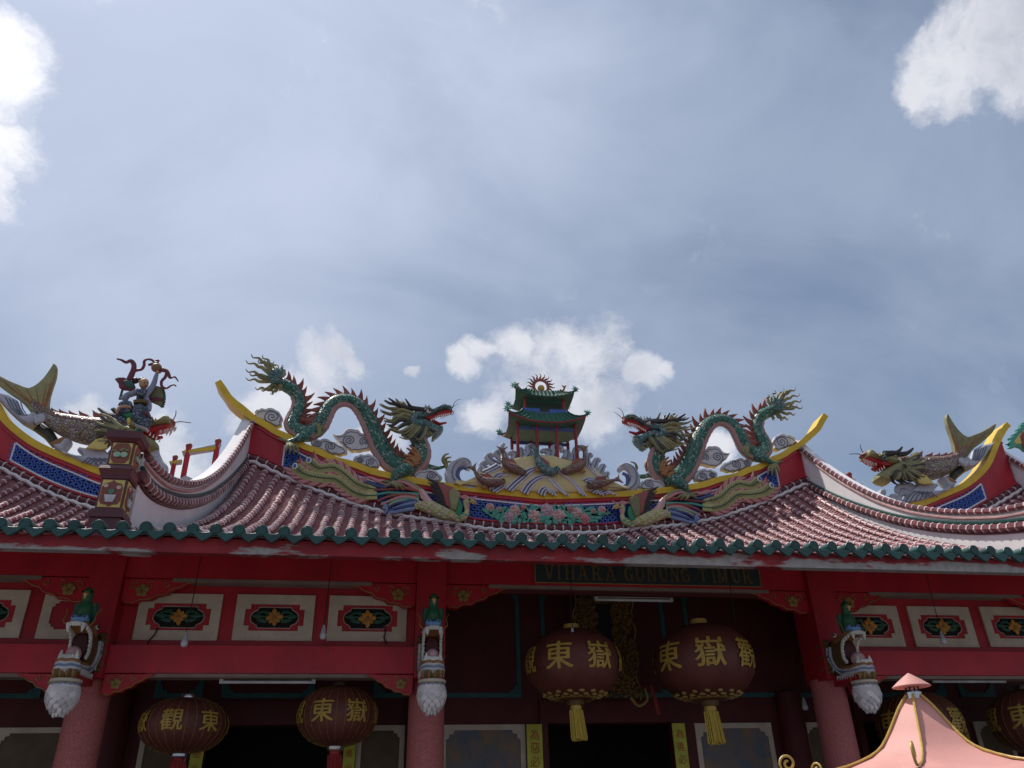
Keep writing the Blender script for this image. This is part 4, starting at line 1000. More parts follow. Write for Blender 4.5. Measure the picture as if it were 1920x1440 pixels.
Z3 = (520, 830, 4.8); YP = YR-.115
def feather_band(mb, pts, w0, w1, mi=0, th=.05, Y=YP):
    q = V3(spl([tuple(v) for v in W(pts, Z3, Y)], 5)); n = len(q); up = []; dn = []
    for i, p in enumerate(q):
        d = (q[min(i+1, n-1)]-q[max(i-1, 0)]).normalized(); s = Vector((-d.z, 0, d.x)); w = w0+(w1-w0)*i/(n-1)
        if i < 3: w *= .55+.2*i
        up.append(p+s*w); dn.append(p-s*w)
    mb.puff(up+dn[::-1], th, .012, mi); return q
def phoenix(label):
    t = thing('phoenix_relief', label, 'phoenix', at(760, 950, YP), 'phoenix reliefs on the ridge wall')
    for pts, w0, w1 in (([(150,205),(185,245),(260,292),(400,322),(520,332),(600,388),(680,445),(780,478),(900,478)], .105, .075), ([(275,150),(310,195),(380,237),(500,225),(600,278),(700,366),(800,408),(890,424)], .10, .07)):
        mb = MB(); q = feather_band(mb, pts, w0, w1); pl = mb.build('tail_plume', 'feather', t)
        mb = MB(); mb.tube([p+Vector((0, -.032, 0)) for p in q[3:]], .010, 5); mb.build('quill', 'leaf_dark', pl)
        n = len(q)
        for i in range(1, n-4, 1):
            d = (q[min(i+1, n-1)]-q[max(i-1, 0)]).normalized(); s = Vector((-d.z, 0, d.x)); w = w0+(w1-w0)*i/n
            for sg in (-1, 1):
                a = q[i]+s*sg*w*.75+Vector((0, .005, 0)); a = q[i]+s*sg*w*.92+Vector((0, -.004, 0)); b = a+s*sg*.085-d*.11
                mb = MB(); mb.tube([a+d*.03, (a+b)/2+s*sg*.014, b], [.036, .026, .003], 6, flat=.5); mb.build('barb', ('pink', 'pink', 'fin_red')[(i+sg) % 3], pl)
                c = q[i]+s*sg*.015+Vector((0, -.03, 0)); e = q[i]+s*sg*w*.85-d*.06+Vector((0, -.026, 0))
                mb = MB(); mb.tube([c, e], [.008, .003], 4); mb.build('vane', 'olive', pl)
        e = q[2]; mb = MB(); mb.ball(e+Vector((0, -.035, 0)), (.05, .02, .065)); ey = mb.build('eye_spot', 'tooth', pl)
        mb = MB(); mb.ball(e+Vector((0, -.052, 0)), (.028, .012, .04)); mb.build('eye_spot_centre', 'blue', ey)
    st = [((1275,470),(1160,462),(1000,450),(880,472),'leaf_teal'),((1275,488),(1150,462),(1010,482),(900,525),'fin_red'),((1275,500),(1180,502),(1060,520),(935,545),'leaf_teal'),((1255,522),(1150,530),(1050,552),(975,600),'stream_blue'),((1225,560),(1110,580),(1010,610),(970,640),'stream_blue'),((1235,592),(1120,612),(1030,630),(965,610),'blue_soft'),
          ((1310,465),(1200,385),(1100,350),(970,365),'pink'),((1290,440),(1150,410),(1000,420),(870,425),'fin_red'),((1270,510),(1200,530),(1110,520),(1000,560),'feather'),((1310,450),(1230,380),(1130,330),(1080,340),'olive'),((1000,400),(920,395),(850,370),(780,350),'stream_blue'),((960,350),(900,345),(850,320),(780,315),'pink'),((1250,535),(1150,560),(1060,590),(1000,640),'blue_soft'),((960,600),(975,560),(985,600),(970,645),'blue_soft'),((1240,500),(1120,490),(1020,520),(930,560),'pink')]
    for a, b, c, d, m_ in st:
        mb = MB(); strand(mb, W([a, b, c, d], Z3, YP-.03), .040, .016, 0, 7); mb.build('streamer', m_, t)
    bd = spl([(1235,572,20),(1300,570,42),(1390,590,56),(1480,628,58),(1570,652,46),(1640,674,38),(1692,652,27),(1705,605,20),(1690,560,18),(1695,532,24),(1725,522,25),(1750,528,16)], 4)
    mb = MB(); mb.tube(W([(x, y) for x, y, r in bd], Z3, YP-.03), [r*.0022 for x, y, r in bd], 12, 0, .8); bo = mb.build('body', 'feather_body', t)
    for k in range(44):
        q = bd[2+int(k*.52) % 26]; x_, y_, r_ = q; dz = ((k*7) % 11-5)/5*.78
        c_ = W([(x_, y_)], Z3, YP-.03)[0]+Vector((0, -r_*.0022*.8*math.sqrt(max(.05, 1-dz*dz))*.98, dz*r_*.0022))
        mb = MB(); mb.tube([c_+Vector((.035, .004, 0)), c_+Vector((0, -.012, -.004)), c_+Vector((-.05, -.002, -.004))], [.010, .026, .004], 6, flat=.4); mb.build('body_feather', ('feather', 'feather_body', 'feather', 'leaf_teal' if x_ > 1600 else 'pink_pale')[(k*5) % 4], bo)
    mb = MB(); strand(mb, W([(1745,520),(1775,530),(1798,558)], Z3, YP-.05), .034, .006); mb.build('beak', 'beak', bo)
    mb = MB(); strand(mb, W([(1750,540),(1775,552)], Z3, YP-.05), .02, .006); mb.build('beak', 'beak', bo)
    mb = MB(); mb.ball(W([(1728,512)], Z3, YP-.085)[0], .018); mb.build('eye', 'black', bo)
    for a in ([(1700,505),(1660,490),(1630,470)], [(1720,500),(1690,480),(1650,485)], [(1735,500),(1760,500),(1795,480)], [(1715,550),(1715,590),(1700,600)]):
        mb = MB(); strand(mb, W(a, Z3, YP-.05), .034, .010); mb.build('crest', 'pink', bo)
    for k in range(7):
        a = (1420-k*8, 560-k*4); mb = MB(); strand(mb, W([a, (1330-k*6, 520-k*16), (1275+k*4, 470+k*14-50)], Z3, YP-.055), .05, .012); mb.build('rump_feather', 'pink' if k % 2 else 'pink_pale', bo)
    mb = MB(); mb.puff(W([(1600,640),(1612,560),(1618,520),(1650,525),(1668,575),(1660,620),(1640,660)], Z3, YP-.1), .05, .012); mb.build('neck_ruff', 'green', bo)
    # wing: coverts and long black flight feathers
    mb = MB(); mb.puff(W([(1648,458),(1625,540),(1606,612),(1560,598),(1545,520),(1545,440),(1590,405)], Z3, YP-.12), .06, .015); wg = mb.build('wing', 'olive', t)
    mb = MB(); mb.puff(W([(1440,365),(1500,375),(1592,408),(1566,500),(1560,596),(1515,560),(1490,470)], Z3, YP-.10), .06, .015); mb.build('wing_covert', 'fin_red', wg)
    for k in range(13):
        q = k/12; a = (1470+70*q, 375+215*q); e = (1335+110*q+(12 if k % 2 else 0), 312+278*q); 
        mb = MB(); strand(mb, W([(a[0]+30, a[1]+4), a, e], Z3, YP-.085), .050, .008, 0, 6, .5); mb.build('flight_feather', 'horn', wg)
    return t

for mir, lab in ((False, 'left'), (True, 'right')):
    MIR[0] = mir
    dragon('green scaled dragon with red back spikes on the %s half of the main ridge' % lab)
    for nm, pts, sp, dy in CLOUDS:
        where = {'topmost': 'white scroll cloud behind the tail of the %s green dragon', 'lower left': 'white double scroll cloud low on the ridge below the arch of the %s dragon', 'large arch': 'largest white scroll cloud inside the arch of the %s dragon', 'small lower': 'small white scroll cloud on the yellow beam inside the %s dragon arch', 'near the wave': 'white scroll cloud under the chest of the %s dragon'}[nm]
        cloud(pts, sp, dy, where % lab)
    phoenix('long tailed phoenix relief with black wing on the %s half of the ridge wall' % lab)
MIR[0] = False
fish('olive and white dragon fish leaping over the white parapet on the right side ridge'); fish_waves('grey waves under the dragon fish on the right side ridge')
MIR[0] = True
fish('olive and white dragon fish behind the pedestal warrior on the left side ridge'); fish_waves('grey waves under the dragon fish on the left side ridge')
MIR[0] = False

# ---------------- mountain with carp, peony relief, pavilion
Z4 = (820, 830, 4.8); YM = YR+.06
def mountain():
    t = thing('mountain_ornament', 'yellow mountain with striped water bands carrying the small pavilion', 'mountain ornament', at(1010, 925, YM))
    out = [(130,400),(250,360),(330,320),(430,280),(500,245),(600,205),(660,170),(720,150),(850,135),(940,125),(1050,140),(1150,170),(1300,200),(1390,235),(1450,290),(1530,340),(1620,390),(1740,440),(1500,462),(1300,475),(1000,478),(750,466),(580,445),(400,428),(200,404)]
    mb = MB(); mb.puff(W(spl(out+[out[0]], 2)[:-1], Z4, YM), .34, .07); mt = mb.build('mountain_body', 'mountain_yellow', t)
    for pts in ([(640,430),(700,370),(770,310),(830,255),(900,232)], [(780,455),(830,380),(900,325),(960,305),(1000,310),(1050,365),(1100,420),(1160,470)], [(935,470),(950,430),(985,410),(1020,430),(1040,470)], [(1070,245),(1130,290),(1200,340),(1270,410),(1315,475)], [(470,420),(520,330),(570,290),(640,285)], [(500,440),(560,400),(590,380)], [(1330,350),(1380,330),(1440,335)], [(1400,450),(1440,430),(1470,470)], [(1490,455),(1540,440),(1590,465)],[(430,270),(500,240),(560,205)],[(1480,330),(1400,260),(1360,200)]):
        for k in range(-2, 3):
            q = W([(x+k*13, y-abs(k)*1.5+k*6) for x, y in pts], Z4, YM-.172-.006*(2-abs(k))); mb = MB(); mb.tube(V3(spl([tuple(v) for v in q], 4)), .017 if k % 2 == 0 else .012, 5, 0); mb.build('water_band', 'wave_white' if k % 2 == 0 else 'wave_blue', mt)
    def curl(pts, r0, r1, m_='wave_grey', Y=YM):
        mb = MB(); q = W(pts, Z4, Y); strand(mb, q, r0, r1, 0, 9, .9, 5); c = mb.build('wave_curl', m_, t)
        mb = MB(); strand(mb, [v+Vector((.015, -r0*.9, .01)) for v in q[:-1]], .012, .008, 0, 5); mb.build('ripple_line', 'cloud_line', c)
    curl([(330,420),(200,395),(130,340),(125,270),(160,205),(215,170),(265,180),(280,215),(262,245)], .135, .055)
    curl([(300,400),(215,370),(180,310),(190,250),(230,225),(265,240)], .06, .03, 'wave_blue', YM-.03)
    curl([(1560,460),(1680,445),(1755,400),(1775,330),(1755,265),(1715,225),(1670,215),(1640,240),(1650,262)], .135, .05)
    curl([(1590,440),(1680,410),(1715,360),(1705,300),(1665,275)], .06, .03, 'wave_blue', YM-.03)
    for a in ([(490,260),(430,240),(400,200),(430,178),(455,195)], [(560,210),(480,170),(448,130),(480,112),(505,130)], [(600,160),(550,120),(525,95),(560,78),(590,95)], [(420,290),(385,270),(385,235),(415,230)], [(620,180),(600,110),(570,60),(600,10)],
              [(740,160),(760,110),(745,60),(780,80)], [(790,150),(830,100),(815,50),(850,30),(890,45),(900,75)], [(1000,140),(1010,90),(960,75),(930,90)], [(1040,140),(1055,90),(1045,50),(1085,35),(1120,55),(1110,85)], [(1150,150),(1165,110),(1155,80),(1195,95)], [(1250,180),(1240,110),(1255,60),(1300,45),(1335,65),(1325,100)],
              [(1350,200),(1345,150),(1370,110),(1395,130)], [(1400,240),(1420,190),(1435,155),(1470,165)], [(1450,290),(1475,245),(1490,210),(1515,225)], [(1510,330),(1520,290),(1545,270)], [(690,160),(700,110),(660,90),(640,110)], [(880,140),(870,95),(840,80)], [(1210,170),(1210,120),(1190,110)]):
        curl(a, .085, .034)
def carp(pts, rs, m_, label):
    q = spl([(x, y, r) for (x, y), r in zip(pts, rs)], 4); w = W([(x, y) for x, y, r in q], Z4, YM-.24)
    t = thing('carp_ornament', label, 'carp', w[len(w)//2], 'carp on the mountain ornament')
    mb = MB(); mb.tube(w, [r*.0022 for x, y, r in q], 10); mb.build('body', m_, t)
    d = (w[0]-w[3]).normalized(); s = Vector((-d.z, 0, d.x)); a = w[0]
    mb = MB(); mb.puff([a-d*.03+s*.02, a+d*.06+s*.05, a+d*.13+s*.11, a+d*.09, a+d*.13-s*.11, a+d*.06-s*.05, a-d*.03-s*.02], .04, .008); mb.build('tail_fin', m_, t)
    k = len(w)//2; d = (w[k+2]-w[k-2]).normalized(); s = Vector((-d.z, 0, d.x)); s = s if s.z > 0 else -s
    r = q[k][2]*.0022
    mb = MB(); mb.puff([w[k]-d*.16+s*r*.8, w[k]-d*.18+s*(r+.05), w[k]+s*(r+.07), w[k]+d*.12+s*r*.8], .03, .008); mb.build('dorsal_fin', 'fin_red', t)
    mb = MB(); mb.puff([w[k]-s*r*.5, w[k]-d*.04-s*(r+.07), w[k]-d*.12-s*(r+.06), w[k]-d*.08-s*r*.5], .03, .008); mb.build('ventral_fin', 'orange_brown', t)
    mb = MB(); mb.ball(w[-3]+Vector((0, -r*.75, .02)), .016); mb.build('eye', 'black', t)
mountain()
carp([(335,250),(365,300),(420,345),(500,358),(570,352),(610,345)], [12,22,36,42,32,16], 'scale_fish_pink', 'leftmost carp low on the yellow mountain beside the big wave')
carp([(585,90),(590,150),(630,205),(700,235),(760,262),(800,280)], [12,24,38,42,32,14], 'scale_fish_pink', 'pink carp high on the left of the yellow mountain')
carp([(890,80),(905,140),(930,200),(985,250),(1040,262),(1090,225)], [22,30,40,44,38,22], 'scale_teal', 'green horned carp at the middle of the yellow mountain top')
carp([(1320,80),(1325,150),(1290,205),(1220,235),(1150,255),(1110,255)], [12,22,36,42,30,14], 'scale_fish_pink', 'pink carp high on the right of the yellow mountain')
carp([(1600,335),(1550,350),(1490,365),(1430,378),(1370,385),(1345,380)], [12,22,34,38,30,16], 'scale_fish_pink', 'rightmost carp low on the yellow mountain')

def peonies():
    Y = YR-.05
    fl = [(985,612,56,'mauve'),(875,656,54,'pink_pale'),(1095,652,52,'pink_pale'),(645,668,46,'mauve'),(702,612,46,'pink_pale'),(1258,634,46,'pink_pale'),(1322,680,46,'pink'),(474,580,32,'pink_pale'),(1482,604,32,'pink_pale'),(1196,600,26,'pink'),(770,590,26,'pink'),(555,600,22,'pink_pale'),(1402,618,24,'pink_pale')]
    names = ['mauve peony at the centre of the blue ridge panel','yellow pink peony left of the central peony','yellow pink peony right of the central peony','lowest mauve peony in the left cluster of the blue panel','pale peony in the left cluster above the mauve one','pale pink peony in the right cluster of the blue panel','deep pink peony low in the right cluster','leftmost small peony on the blue panel','rightmost small peony on the blue panel','small pink bud between the central and right clusters','small pink bud between the central and left clusters','small pale bud near the left end of the blue panel','small pale bud near the right end of the blue panel']
    for (x, y, r, m_), lab in zip(fl, names):
        c = W([(x, y)], Z4, Y)[0]; R0 = r*.0022
        t = thing('peony_relief', lab, 'peony', c, 'peonies on the ridge panel')
        for ring, (rr, sz, n, dy) in enumerate(((.72, .52, 8, 0.), (.42, .42, 6, -.03), (.16, .30, 4, -.055))):
            for k in range(n):
                an = 2*math.pi*k/n+ring*.4; p = c+Vector((R0*rr*math.cos(an), dy, R0*rr*math.sin(an)))
                mb = MB(); mb.ball(p, (R0*sz*(.8+.2*abs(math.cos(an))), .030, R0*sz*(.8+.2*abs(math.sin(an)))), 0, 8, 5); mb.build('petal', m_ if (ring+k) % 3 else ('pink' if ring else m_), t)
    leaf = bpy.data.objects
    k = 0
    t = thing('peony_foliage', 'teal peony leaves spread over the blue ridge panel', 'foliage', W([(985, 720)], Z4, Y)[0])
    rnd = random.Random(4)
    for x in range(455, 1530, 19):
        for row in range(3):
            xx = x+rnd.uniform(-10, 10); edge = min(1, min(xx-440, 1540-xx)/160)
            yy = 650+rnd.uniform(-62, 62)*edge+ (0 if edge > .8 else -30*(1-edge))
            if row == 2 and rnd.random() > edge: continue
            an = rnd.uniform(0, 6.28); l = rnd.uniform(.07, .12); c = W([(xx, yy)], Z4, Y+.015-row*.012)[0]
            ca, sa = math.cos(an), math.sin(an)
            mb = MB(); mb.puff([c+Vector((l*(u*ca-v*sa), 0, l*(u*sa+v*ca))) for u, v in ((-1, 0), (-.5, .35), (-.1, .32), (.1, .48), (.45, .28), (1, 0), (.45, -.28), (.1, -.48), (-.1, -.32), (-.5, -.35))], .03, .008); mb.build('leaf', 'leaf_teal', t)
peonies()

def hip_roof(t, c, hx, hy, z0, h, lift, tile, soffit):
    """small hipped roof with upturned corners; soffit below, tile ribs above"""
    n = 12; cx, cy = c; mb = MB()
    def edge(k, s):      # point k in 0..4n round the eave
        k = k % (4*n); side_, q = divmod(k, n); u = 2*q/n-1
        x, y = ((u, -1), (1, u), (-u, 1), (-1, -u))[side_]
        m_ = min(abs(x), abs(y)) if s == 1 else min(abs(x), abs(y))
        return x, y, lift*m_**2.6
    rings = [(1.0, 0.), (.90, .18), (.78, .45), (.68, .75), (.62, 1.)]
    vs = []
    for f, hh in rings:
        for k in range(4*n):
            x, y, l = edge(k, 1); ex = 1+.05*(l/max(lift, 1e-6))*(f == 1.0)
            vs.append((cx+x*hx*f*ex, cy+y*hy*f*ex, z0+h*hh+l*(f**3)))
    N_ = 4*n
    mb.add(vs, [(a*N_+k, a*N_+(k+1) % N_, (a+1)*N_+(k+1) % N_, (a+1)*N_+k) for a in range(len(rings)-1) for k in range(N_)] + [tuple((len(rings)-1)*N_+k for k in range(N_))], 0)
    rf = mb.build('roof', tile, t, recalc=True)
    mb = MB(); v2 = [(v[0], v[1], v[2]-.015) for v in vs[:N_]] + [(cx+edge(k, 1)[0]*hx*.42, cy+edge(k, 1)[1]*hy*.42, z0-.02) for k in range(N_)]
    mb.add(v2, [(k, (k+1) % N_, N_+(k+1) % N_, N_+k) for k in range(N_)] + [tuple(N_+k for k in range(N_))], 0, False); mb.build('soffit', soffit, rf, recalc=False)
    mb = MB(); ev = [Vector(v) for v in vs[:N_]]; mb.tube(ev+[ev[0]], .016, 6); mb.build('eave_edge', 'post_red' if tile == 'tile_green' else 'leaf_dark', rf)
    ribs = 14
    for i in range(ribs+1):
        u = -1+2*i/ribs
        for sgn in (-1, 1):
            pts = [(cx+u*hx*(f if abs(u) > .45 else 1) if f < .99 else cx+u*hx, cy+sgn*hy*f, z0+h*hh+.012+lift*(min(abs(u), 1)**2.6)*f**3) for f, hh in rings]
            pts = [p for p in pts]
            mb = MB(); mb.tube(pts, .020, 6); mb.build('rib', tile, rf)
    for sx in (-1, 1):
        for sy in (-1, 1):
            e = Vector((cx+sx*hx*1.06, cy+sy*hy*1.06, z0+lift))
            mb = MB(); mb.tube([(cx+sx*hx*f, cy+sy*hy*f, z0+h*hh+lift*f**3+.02) for f, hh in rings[::-1]]+[e+Vector((sx*.05, sy*.04, .04))], .024, 6); mb.build('hip_ridge', 'leaf_dark', rf)
            for k in range(8):
                an = k*.785; b = e+Vector((sx*.03, 0, .08))
                mb = MB(); mb.tube([b, b+Vector((.085*math.cos(an), random.uniform(-.03, .03), .085*math.sin(an)))], [.024, .004], 5); mb.build('corner_flame', 'leaf_teal', rf)
    return rf
def pavilion():
    Y = YR+.30; c = at(1013, 830, Y)
    t = thing('pavilion_ornament', 'two tiered miniature pavilion with green roofs on top of the yellow mountain', 'pavilion', (c.x, Y, at(1013, 880, Y).z))
    zf = lambda py: at(1020, py, Y).z
    hw = (at(1072, 830, Y).x-at(965, 830, Y).x)/2; cx = at(1019, 830, Y).x; hy = .34
    z_e1, z_e2 = zf(812), zf(760)
    for i, u in enumerate((-1, -.34, .34, 1)):
        for sy in (-1, 1):
            mb = MB(); mb.tube([(cx+u*hw, Y+sy*hy, zf(885)), (cx+u*hw, Y+sy*hy, z_e1+.06)], .032, 10); mb.build('post', 'post_red', t)
    for sy in (-1, 1):
        mb = MB(); mb.box((cx-hw-.03, Y+sy*hy-.02, z_e1-.11), (cx+hw+.03, Y+sy*hy+.02, z_e1-.05)); mb.build('beam', 'stream_blue', t)
    mb = MB(); mb.box((cx-hw, Y-hy+.05, z_e1-.05), (cx+hw, Y+hy-.05, z_e1+.02)); mb.build('ceiling', 'green_soffit', t)
    hip_roof(t, (cx, Y), hw+.15, hy+.16, z_e1, .30, .16, 'tile_green', 'green_soffit')
    hw2 = hw*.68
    zb = z_e1+.28
    mb = MB()
    mb.box((cx-hw2-.05, Y-hy*.8, zb), (cx-.10, Y-hy*.8+.03, zb+.13)); mb.box((cx+.10, Y-hy*.8, zb), (cx+hw2+.05, Y-hy*.8+.03, zb+.13)); mb.box((cx-hw2-.05, Y+hy*.8, zb), (cx+hw2+.05, Y+hy*.8+.03, zb+.13)); mb.box((cx-.098, Y-hy*.8, zb), (cx+.098, Y-hy*.8+.03, zb+.06)); mb.build('balustrade', 'blue', t)
    for u in (-1, 1):
        for sy in (-1, 1):
            mb = MB(); mb.tube([(cx+u*hw2, Y+sy*hy*.7, zb), (cx+u*hw2, Y+sy*hy*.7, z_e2+.05)], .030, 10); mb.build('post', 'post_red', t)
    mb = MB(); mb.box((cx-hw2, Y-hy*.7, z_e2-.06), (cx+hw2, Y+hy*.7, z_e2+.02)); mb.build('ceiling', 'leaf_dark', t)
    hip_roof(t, (cx, Y), hw2+.17, hy+.04, z_e2, .20, .12, 'leaf_dark', 'green_soffit')
    # ridge with two small fish and the flaming pearl
    zr = z_e2+.20
    mb = MB(); mb.tube([(cx-hw2*.9, Y, zr+.07), (cx-hw2*.5, Y, zr+.02), (cx, Y, zr), (cx+hw2*.5, Y, zr+.02), (cx+hw2*.9, Y, zr+.07)], .045, 8); mb.build('ridge', 'wave_grey', t)
    for s in (-1, 1):
        mb = MB(); strand(mb, [(cx+s*.22, Y, zr+.04), (cx+s*.36, Y, zr+.08), (cx+s*.46, Y, zr+.17), (cx+s*.50, Y, zr+.24)], .045, .02); mb.puff([(cx+s*.49, Y, zr+.23), (cx+s*.45, Y, zr+.30), (cx+s*.50, Y, zr+.28), (cx+s*.55, Y, zr+.31), (cx+s*.52, Y, zr+.23)], .03, .006); mb.build('ridge_fish', 'orange_brown', t)
    mb = MB(); mb.puff([(cx-.16, Y, zr), (cx-.12, Y, zr+.08), (cx-.04, Y, zr+.10), (cx+.04, Y, zr+.10), (cx+.12, Y, zr+.08), (cx+.16, Y, zr)], .12, .02); mb.build('pearl_base', 'wave_grey', t)
    pc = Vector((cx, Y, zr+.24)); r = .145
    mb = MB(); mb.tube([pc+Vector((r*math.cos(a), 0, r*math.sin(a))) for a in [math.radians(-90+360*k/28) for k in range(29)]], .026, 6); hal = mb.build('pearl_halo', 'fin_red', t)
    for k in range(15):
        a = math.radians(-38+256*k/14); d = Vector((math.cos(a), 0, math.sin(a))); s = Vector((-d.z, 0, d.x)); q = pc+d*r
        mb = MB(); strand(mb, [q, q+d*.06+s*.014, q+d*.11-s*.010, q+d*.165+s*.012], .030, .003); mb.build('flame', 'fin_red', hal)
    mb = MB(); mb.ball(pc+Vector((0, -.01, -.05)), .075, 0, 14, 9); mb.build('pearl', 'gold', t)
pavilion()
# ================================================================ things on the roof edge and under the eave
def text_mesh(ch, bold=.012):
    c = bpy.data.curves.new('glyph', 'FONT'); c.body = ch; c.size = 1.; c.offset = bold; c.resolution_u = 3
    o = bpy.data.objects.new('glyph', c); COL.objects.link(o)
    dg = bpy.context.evaluated_depsgraph_get(); me = bpy.data.meshes.new_from_object(o.evaluated_get(dg))
    vs = [v.co.copy() for v in me.vertices]; fs = [list(p.vertices) for p in me.polygons]
    bpy.data.objects.remove(o); bpy.data.curves.remove(c); bpy.data.meshes.remove(me)
    x0, x1 = min(v.x for v in vs), max(v.x for v in vs); y0, y1 = min(v.y for v in vs), max(v.y for v in vs); s = max(x1-x0, y1-y0)
    return [((v.x-(x0+x1)/2)/s, (v.y-(y0+y1)/2)/s) for v in vs], fs
def subdiv_glyph(g, n=1):
    bm = bmesh.new(); vs = [bm.verts.new((x, y, 0)) for x, y in g[0]]
    for f in g[1]:
        try: bm.faces.new([vs[i] for i in f])
        except ValueError: pass
    bmesh.ops.triangulate(bm, faces=bm.faces)
    for _ in range(n): bmesh.ops.subdivide_edges(bm, edges=[e for e in bm.edges if e.calc_length() > .12], cuts=1)
    bm.verts.index_update(); r = ([(v.co.x, v.co.y) for v in bm.verts], [[v.index for v in f.verts] for f in bm.faces]); bm.free(); return r
GL = {ch: subdiv_glyph(text_mesh(ch, 0.)) for ch in '東嶽觀'}
GS = {ch: text_mesh(ch, 0.) for ch in '為惡必滅善昌'}

# ---------------- pedestal at the foot of the left parapet, and its warrior
def pedestal():
    cx, cy = -3.19, .60
    t = thing('roof_pedestal', 'tall maroon pedestal with yellow flower panels at the roof edge', 'pedestal', (cx, cy, 4.4))
    w = .124
    def sq(z0, z1, a, m_='maroon_plain', nm='moulding', b=None):
        b = a if b is None else b; mb = MB()
        mb.add([(cx+sx*r, cy+sy*r, z) for z, r in ((z0, a), (z1, b)) for sx, sy in ((-1, -1), (1, -1), (1, 1), (-1, 1))], [(0, 1, 5, 4), (1, 2, 6, 5), (2, 3, 7, 6), (3, 0, 4, 7), (3, 2, 1, 0), (4, 5, 6, 7)], 0, False)
        return mb.build(nm, m_, t)
    sq(4.30, 4.545, w*1.18); sq(4.546, 4.60, w*1.32, b=w*1.30); sq(4.601, 4.635, w*1.16)
    sq(4.636, 4.955, w, nm='lower_block'); sq(4.956, 4.985, w*1.10); sq(4.986, 5.05, w*1.12, b=w*1.32); sq(5.051, 5.09, w*1.36, b=w*1.20); sq(5.091, 5.105, w*1.1)
    sq(5.106, 5.36, w*.92, nm='upper_block'); sq(5.361, 5.39, w*1.02, b=w*1.30); sq(5.391, 5.47, w*1.36)
    for z0, z1, ww, kind in ((4.655, 4.94, w*.84, 0), (5.12, 5.35, w*.76, 1)):
        blk = w if kind == 0 else w*.92
        zc = (z0+z1)/2; h = (z1-z0)/2
        for fx in (0, 1):
            def Pt(u, v, d): return (cx+u, cy-blk-d, v) if fx == 0 else (cx+blk+d, cy+u, v)
            def plate(pts, d0, d1, m_, nm, par):
                mb = MB(); n = len(pts); vs = [Pt(u, v, d) for d in (d0, d1) for u, v in pts]
                mb.add(vs, [(i, (i+1) % n, n+(i+1) % n, n+i) for i in range(n)] + [tuple(range(n, 2*n)), tuple(range(n-1, -1, -1))], 0, False); return mb.build(nm, m_, par)
            pan = plate([(-ww, z0), (ww, z0), (ww, z1), (-ww, z1)], -.01, .008, 'yellow_pale', 'panel', t)
            a, b = ww*.93, h*.93
            if kind == 0: sh = [(0, zc-b*1.05), (a*.35, zc-b*.86), (a*.8, zc-b*.82), (a, zc-b*.55), (a, zc+b*.45), (a*.8, zc+b*.78), (a*.3, zc+b*.86), (0, zc+b*1.05), (-a*.3, zc+b*.86), (-a*.8, zc+b*.78), (-a, zc+b*.45), (-a, zc-b*.55), (-a*.8, zc-b*.82), (-a*.35, zc-b*.86)]
            else: sh = [(-a*.62, zc-b), (a*.62, zc-b), (a, zc-b*.55), (a, zc+b*.55), (a*.62, zc+b), (-a*.62, zc+b), (-a, zc+b*.55), (-a, zc-b*.55)]
            plate(sh, .0085, .016, 'fin_red', 'medallion', pan)
            if kind == 0:
                plate([(-.055, zc-.02), (.055, zc-.02), (.034, zc-.095), (-.034, zc-.095)], .0165, .030, 'cloud_white', 'flower_pot', pan)
                for u, v in ((-.06, .075), (.062, .06)):
                    plate([(u+.020*(1+.3*(k % 2))*math.cos(k*.628), zc+v+.018*(1+.3*(k % 2))*math.sin(k*.628)) for k in range(10)], .0165, .026, 'pink_pale', 'blossom', pan)
                for u, v in ((-.04, .03), (.035, .035), (-.02, .05), (.02, .055), (0, .03)):
                    plate([(0, zc-.015), (u*.5-.006, zc+v*.5), (u, zc+v), (u*.5+.006, zc+v*.5)], .0165, .024, 'leaf_teal', 'stem', pan)
            else:
                for u in (-.032, .036):
                    plate([(u+.036*math.cos(k*.7), zc-.02+.03*math.sin(k*.7)) for k in range(9)], .0165+.003*(u > 0), .03, 'fruit_green', 'fruit', pan)
                for u, v in ((-.06, .022), (.0, .03), (.055, .03), (.02, .045)):
                    plate([(u-.03, zc+v), (u, zc+v+.012), (u+.03, zc+v), (u, zc+v-.008)], .0165, .026, 'olive', 'leaf', pan)
    return t
pedestal()

